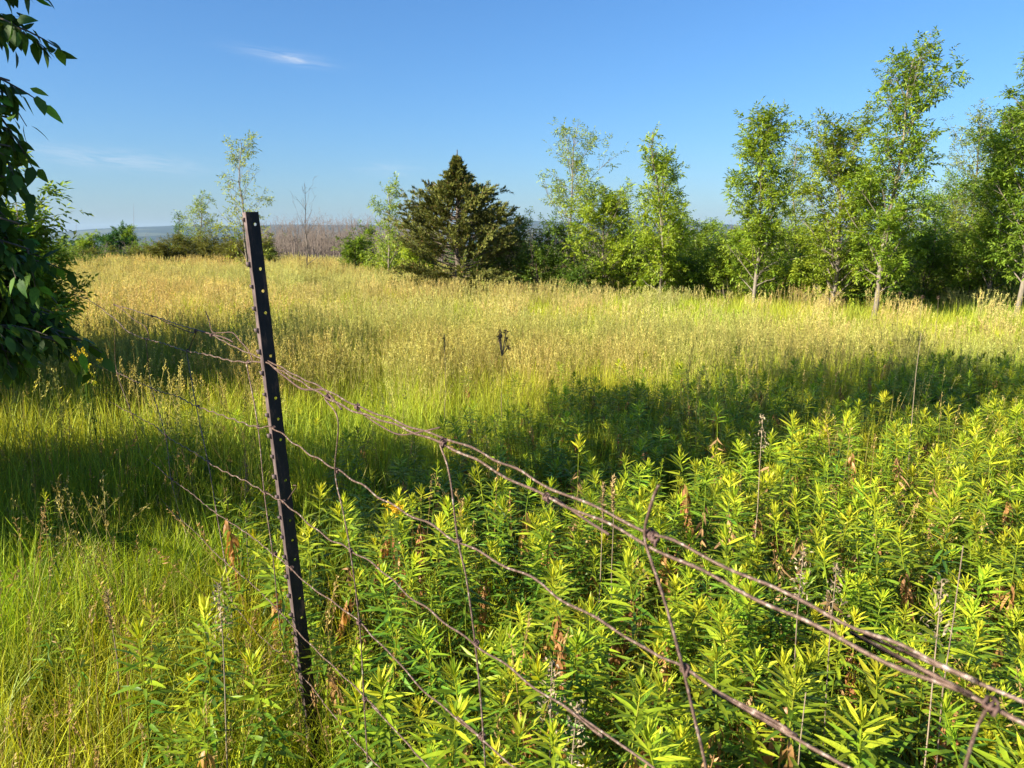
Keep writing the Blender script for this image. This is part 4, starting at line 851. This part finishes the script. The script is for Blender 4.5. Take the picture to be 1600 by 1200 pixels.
gw = np.random.default_rng(123)
def far_crown():
    acc = Acc(); n = 1500; cl = unit(gw.normal(0, 1, (16, 3))) * gw.uniform(.25, .8, (16, 1)) * np.array([.42, .42, .40]) + np.array([0, 0, .58]); c = gw.integers(0, 16, n)
    p = cl[c] + unit(gw.normal(0, 1, (n, 3))) * (gw.uniform(.3, 1, (n, 1)) ** .5) * .17; leaves(acc, K_DIAMOND, p, gw.normal(0, 1, (n, 3)), gw.uniform(.035, .07, n), gw.uniform(.02, .04, n), np.array([.09, .16, .03]) * (.75 + .5 * gw.uniform(0, 1, (16, 1)))[c] * gw.uniform(.7, 1.3, (n, 1)), g=gw)
    acc.tubes(np.array([[0, 0, -.05], [0, 0, .3], [.02, 0, .6]]), np.array([.02, .016, .008]), 5, (.12, .10, .08)); return acc.mesh('far_crown', [M_FAR])
M_FAR = leaf_mat('far_tree_leaf', .3, .6, .1, vary=.35, hue=.035)
rf = np.sqrt(gw.uniform(0, 1, 520) * (240 ** 2 - 52 ** 2) + 52 ** 2); af = gw.uniform(R(-48), R(48), 520); x = rf * np.sin(af); y = rf * np.cos(af); z = gz(x, y)
yt_ = gw.uniform(362, 392, 520); topz = CAMZ + np.array([at_y(800, v_, 1.0)[2] - CAMZ for v_ in yt_]) * y; s = np.maximum(topz - z, 2.0) * gw.uniform(.85, 1.05, 520)
scatter('far_woods', [far_crown() for _ in range(5)], np.stack([x, y, z], -1), np.stack([0 * x, 0 * x, gw.uniform(0, 6.28, 520)], -1), np.stack([s * .9, s * .9, s], -1), gw.integers(0, 5, 520), label='green treetops filling the slope down to the valley', category='woods')

# ------------------------------------------------------------------ tree at the left whose boughs hang into view and shade the field
def near_tree():
    g = np.random.default_rng(41); b = np.array([-3.2, 2.2, 0.]); b[2] = float(gz(b[0], b[1])); H = 5.6
    wood, br, crown = Acc(), Acc(), Acc()
    t = np.linspace(0, 1, 10); P = np.zeros((10, 3)); P[:, 2] = t * H * .95 - .1; P[:, :2] = np.cumsum(g.normal(0, .03, (10, 2)), 0); P = P + b
    wood.tubes(P, .085 * (1 - .9 * t) + .006, 8)
    root = thing('ash_tree', 'dark leafy tree whose shaded boughs hang in at the left edge', 'tree', (0, 0, 0))
    LP, LD = [], []
    def bough(p0, p1, r0, twigs, sag=.1, tl=.35, f0=.3):
        q = np.linspace(0, 1, 8)[:, None]; B = p0 + (p1 - p0) * q + np.array([0, 0, 1]) * sag * np.sin(q * np.pi) + np.cumsum(g.normal(0, .012, (8, 3)), 0) * q
        br.tubes(B, np.linspace(r0, .003, 8), 5); dirn = unit(p1 - p0); TP = []
        for k in range(twigs):
            f = g.uniform(f0, 1); s = np.array([np.interp(f, q[:, 0], B[:, i]) for i in range(3)]); d = unit(dirn * .7 + g.normal(0, .6, 3) - np.array([0, 0, .2])); l = tl * g.uniform(.5, 1.1)
            pts = s + d * l * np.linspace(0, 1, 5)[:, None] - np.array([0, 0, .25]) * l * np.linspace(0, 1, 5)[:, None] ** 2; TP.append(pts)
            for f2 in np.linspace(.1, 1, 12):
                LP.append(np.array([np.interp(f2, np.linspace(0, 1, 5), pts[:, i]) for i in range(3)])); LD.append(d)
        br.tubes(np.array(TP), np.broadcast_to(np.linspace(.004, .0015, 5), (twigs, 5)), 4)
    # upper crown
    for k in range(76):
        f = .22 + .76 * k / 76; p0 = np.array([np.interp(f, t, P[:, i]) for i in range(3)]); a = k * 2.4 + g.normal(0, .3); rch = np.interp(f, [.2, .3, .42, .55, .75, .9, 1], [.85, .95, 1.1, 1.35, 1.25, .8, .3]) * g.uniform(.7, 1.1)
        bough(p0, p0 + np.array([math.cos(a) * rch, math.sin(a) * rch, rch * g.uniform(.2, .7)]), .02, 13, .05, .42)
    n_up = len(LP)
    up_pos, up_d = np.array(LP), np.array(LD)
    reach_k = up_pos[:, 2] + .51 * (up_pos[:, 0] * .866 + up_pos[:, 1] * .5); side_n = -.5 * up_pos[:, 0] + .866 * up_pos[:, 1]; gap = (reach_k > 1.42) | ((reach_k > .86) & (reach_k < 1.22) & (side_n > 2.75)); up_pos, up_d = up_pos[gap], up_d[gap]     # leaves culled along sun rays: low skirt keeps shade, open slot lights the wires
    LP.clear(); LD.clear()
    # boughs that reach into the picture
    for x, y, Y, tw in ((70, -40, 2.5, 7), (70, 40, 2.45, 7), (75, 120, 2.4, 7), (72, 190, 2.45, 7), (55, 250, 2.4, 8), (40, 300, 2.5, 7), (72, 345, 2.35, 3), (30, 60, 2.3, 7), (20, 150, 2.35, 7), (20, 215, 2.3, 7),
                        (60, 430, 2.6, 7), (75, 470, 2.6, 8), (50, 510, 2.5, 8), (70, 540, 2.55, 7), (30, 560, 2.45, 8), (20, 400, 2.6, 7), (15, 470, 2.5, 8), (10, 330, 2.5, 6), (62, 285, 2.45, 7), (60, 325, 2.5, 7), (52, 360, 2.5, 7), (40, 385, 2.45, 7), (70, 400, 2.6, 7), (80, 450, 2.6, 7), (88, 505, 2.55, 6)):
        e = at_y(x - (58 if y < 380 else 8), y, Y); f = np.clip((e[2] + .35 - b[2]) / H, .12, .8); p0 = np.array([np.interp(f, t, P[:, i]) for i in range(3)])
        bough(p0, e, .009, tw * 2, .14, .17 if tw > 3 else .1, .74)
    lo_pos, lo_d = np.array(LP), np.array(LD)
    M = len(up_pos); pick = g.integers(0, M, 17000)
    leaves(crown, K_DIAMOND, up_pos[pick] + g.normal(0, .02, (17000, 3)), up_d[pick] * .4 + g.normal(0, .7, (17000, 3)) - np.array([0, 0, .4]), g.uniform(.06, .11, 17000), g.uniform(.03, .05, 17000), np.array([.05, .11, .018]) * g.uniform(.7, 1.4, (17000, 1)), g=g)
    M = len(lo_pos); cnt = M
    pos = lo_pos + g.normal(0, .01, (M, 3)); d = unit(lo_d * .5 + g.normal(0, .5, (M, 3)) - np.array([0, 0, .65]))
    L = g.uniform(.040, .072, M); W = L * g.uniform(.40, .58, M)
    tx, ty = project(pos); vis = np.where((tx > -5) & (ty > -5) & (tx < 130))[0]; g.shuffle(vis); vis = vis[:300]; rest = np.setdiff1d(np.arange(M), vis)
    leaves(crown, K_OVATE[1], pos[rest], d[rest], L[rest], W[rest], np.array([.04, .10, .016]) * g.uniform(.7, 1.4, (len(rest), 1)), g=g)
    meshes = []
    for c in ((.07, .15, .02), (.11, .21, .026), (.16, .28, .03)):
        for K in K_OVATE:
            a = Acc(); a.add(K[0], K[1], None, c); meshes.append(a.mesh('leaf', [M_NEAR], True))
    D, S, Nn = leaf_frames(d, g.normal(0, .6, M), g)
    obj('trunk', wood.mesh('trunk', [M_DBARK], True), root); obj('branches', br.mesh('branches', [M_DBARK], True), root); o = obj('crown', crown.mesh('crown', [M_NEAR], True), root)
    for i in vis:
        o = obj('leaf', meshes[g.integers(0, 9)], root); l, w = L[i], W[i]
        o.matrix_local = Matrix(((D[i][0] * l, S[i][0] * w, Nn[i][0] * l, pos[i][0]), (D[i][1] * l, S[i][1] * w, Nn[i][1] * l, pos[i][1]), (D[i][2] * l, S[i][2] * w, Nn[i][2] * l, pos[i][2]), (0, 0, 0, 1)))
    print('near tree leaves', M, len(vis))
near_tree()

# ------------------------------------------------------------------ dead stalks, seed heads, yellow flowers
gd = np.random.default_rng(55)
def dead_stalk(x, y, z, H, label, head='plume', name='dead_stalk', cat='stalk', col=(.26, .20, .14), r=.0022, lean=(0, 0)):
    t = thing(name, label, cat, (x, y, float(gz(x, y))), 'dead stalks among the weeds')
    P = np.zeros((7, 3)); q = np.linspace(0, 1, 7); P[:, 2] = q * H; P[:, :2] = np.outer(q ** 1.4, lean) + np.cumsum(gd.normal(0, .004, (7, 2)), 0)
    a = Acc(); a.tubes(P, np.linspace(r, r * .5, 7), 5, col); obj('stem', a.mesh('stem', [M_DRY], True), t)
    h = Acc(); top = P[-1]
    if head == 'plume':
        n = 90; f = gd.uniform(0, 1, n); p = top - np.array([0, 0, .13]) * f[:, None] + gd.normal(0, .012, (n, 3)) * (.4 + f[:, None]); leaves(h, K_DIAMOND, p, gd.normal(0, 1, (n, 3)) + np.array([0, 0, .4]), gd.uniform(.006, .016, n), gd.uniform(.003, .006, n), np.array([.30, .235, .15]) * gd.uniform(.6, 1.4, (n, 1)), g=gd)
    elif head == 'tuft':
        for k in range(7):
            e_ = top + np.array([gd.normal(0, .035), gd.normal(0, .035), gd.normal(-.02, .03)]); h.tubes(np.linspace(top - np.array([0, 0, .14]), e_, 4), np.full(4, .003), 4, col)
            n = 26; d = unit(gd.normal(0, 1, (n, 3)) + np.array([0, 0, .5])); leaves(h, K_DIAMOND, e_ + d * .004, d, gd.uniform(.012, .024, n), .006, np.array([.15, .11, .08]) * gd.uniform(.6, 1.5, (n, 1)), g=gd)
    elif head == 'ball':
        n = 120; d = unit(gd.normal(0, 1, (n, 3))); leaves(h, K_DIAMOND, top + d * .004, d, gd.uniform(.014, .026, n), .006, np.array([.11, .08, .055]) * gd.uniform(.6, 1.5, (n, 1)), g=gd)
    elif head == 'spike':
        n = 80; f = gd.uniform(0, 1, n); leaves(h, K_DIAMOND, top - np.array([0, 0, .11]) * f[:, None], unit(gd.normal(0, .5, (n, 3)) + np.array([0, 0, 1])), gd.uniform(.010, .02, n), .005, np.array([.40, .29, .13]) * gd.uniform(.7, 1.2, (n, 1)), g=gd)
    if head: obj('seed_head', h.mesh('seed_head', [M_DRY]), t)
for x, y, z, hd, lab in ((335, 912, .78, 'plume', 'grey withered flower stalk leaning left of the post'), (880, 1090, .72, 'plume', 'grey dead flower stalk between second and third stay wires'), (862, 1040, .74, 'plume', 'grey bent seed plume above the dead flower stalk'),
                         (1468, 905, .92, 'plume', 'pale dry plume above the top wires on the right'), (1245, 865, .86, 'plume', 'dark grey plume above the paired wires'), (1295, 880, .86, 'plume', 'fluffy grey plume right of the dark one'),
                         (785, 522, .95, 'tuft', 'dark dried seed head standing in the open meadow'), (692, 524, .92, 'spike', 'short dry stalk left of the dark seed head'),
                         (958, 745, .85, 'spike', 'tan bent grass head before the shaded grass'), (935, 760, .84, 'spike', 'tan grass head left of the bent one'), (1195, 650, .95, 'plume', 'brown dead stalk in the shaded goldenrod'), (1445, 520, 1.1, None, 'tall bare stalk leaning above the goldenrod'),
                         (1505, 850, .95, None, 'straight bare stalk beside the tall goldenrod on the right'), (1270, 1090, .7, None, 'pale broken stalk near the bottom edge'), (170, 925, .6, 'spike', 'tan grass spike in the lower left grass'), (375, 725, .72, 'spike', 'tan grass spike left of the post middle')):
    p = at_z(x, y, z); H = z - float(gz(p[0], p[1])); dead_stalk(p[0], p[1], 0, H, lab, hd, r=.005 if p[1] > 5 else .0022, lean=(0, 0))
for x, y, lab in ((1408, 458, 'first dark thistle head in the far grass under the tallest ash'), (1441, 464, 'second dark thistle head in the far grass'), (1467, 465, 'third dark thistle head, nearest the right edge')):
    Y = 9.0; p = at_y(x, y, Y); H = p[2] - float(gz(p[0], Y)); dead_stalk(p[0], Y, 0, H, lab, 'ball', name='thistle_head', col=(.12, .10, .06), r=.004)
def yellow_flower(x, y, z, label, n=9, rad=.045):
    p = at_z(x, y, z); gzv = float(gz(p[0], p[1])); H = z - gzv
    t = thing('yellow_wildflower', label, 'flower', (p[0], p[1], gzv))
    a, f, lf = Acc(), Acc(), Acc()
    for k in range(n):
        e = np.array([gd.normal(0, rad), gd.normal(0, rad), H + gd.normal(0, rad * 1.2)]); q = np.linspace(0, 1, 5)[:, None]
        a.tubes(np.array([0, 0, H * .55]) + (e - np.array([0, 0, H * .55])) * q, np.linspace(.0016, .0008, 5), 4, (.12, .20, .03))
        d = unit(gd.normal(0, .8, (16, 3)) + np.array([0, 0, .6])); leaves(f, K_DIAMOND, e + np.zeros((16, 3)) + gd.normal(0, .008, (16, 3)), d, .013, .008, np.array([.75, .60, .03]) * gd.uniform(.8, 1.1, (16, 1)), g=gd)
    a.tubes(np.linspace([0, 0, 0], [0, 0, H * .56], 4), np.full(4, .002), 5, (.12, .20, .03))
    m = 40; s = gd.uniform(.2, .95, m); leaves(lf, K_LANCE[1], np.stack([gd.normal(0, rad * .3, m), gd.normal(0, rad * .3, m), s * H], -1), unit(gd.normal(0, 1, (m, 3)) * [1, 1, .3] + np.array([0, 0, .5])), .03, .007, np.array([.10, .20, .03]), g=gd)
    obj('stem', a.mesh('stem', [M_GOLD], True), t); obj('leaves', lf.mesh('leaves', [M_GOLD]), t); obj('blossom', f.mesh('blossom', [M_GOLD]), t)
yellow_flower(128, 552, .85, 'yellow flower cluster half hidden left of the shaded hollow', 9, .035); yellow_flower(140, 585, .80, 'lower yellow flower cluster among the left stay wires', 6, .03)
yellow_flower(615, 800, .80, 'small yellow blossom under the second wire right of the post', 4, .012)

# ------------------------------------------------------------------ air
def haze():
    m, nt, out = new_mat('haze_air'); v = N(nt, 'ShaderNodeVolumePrincipled'); v.inputs['Color'].default_value = (.50, .73, 1, 1); v.inputs['Density'].default_value = 6e-5; v.inputs['Anisotropy'].default_value = .1
    nt.links.new(v.outputs[0], out.inputs['Volume'])
    x0, x1, y0, y1, z0, z1 = -9300, 9300, -9300, 9300, -160, 150
    V = [(x, y, z) for z in (z0, z1) for y in (y0, y1) for x in (x0, x1)]
    Q = [(0, 2, 3, 1), (4, 5, 7, 6), (0, 1, 5, 4), (2, 6, 7, 3), (0, 4, 6, 2), (1, 3, 7, 5)]
    obj('haze', add_mesh('haze', V, None, Q, None, [m]), kind='stuff', label='pale blue summer haze over the valley')
haze()
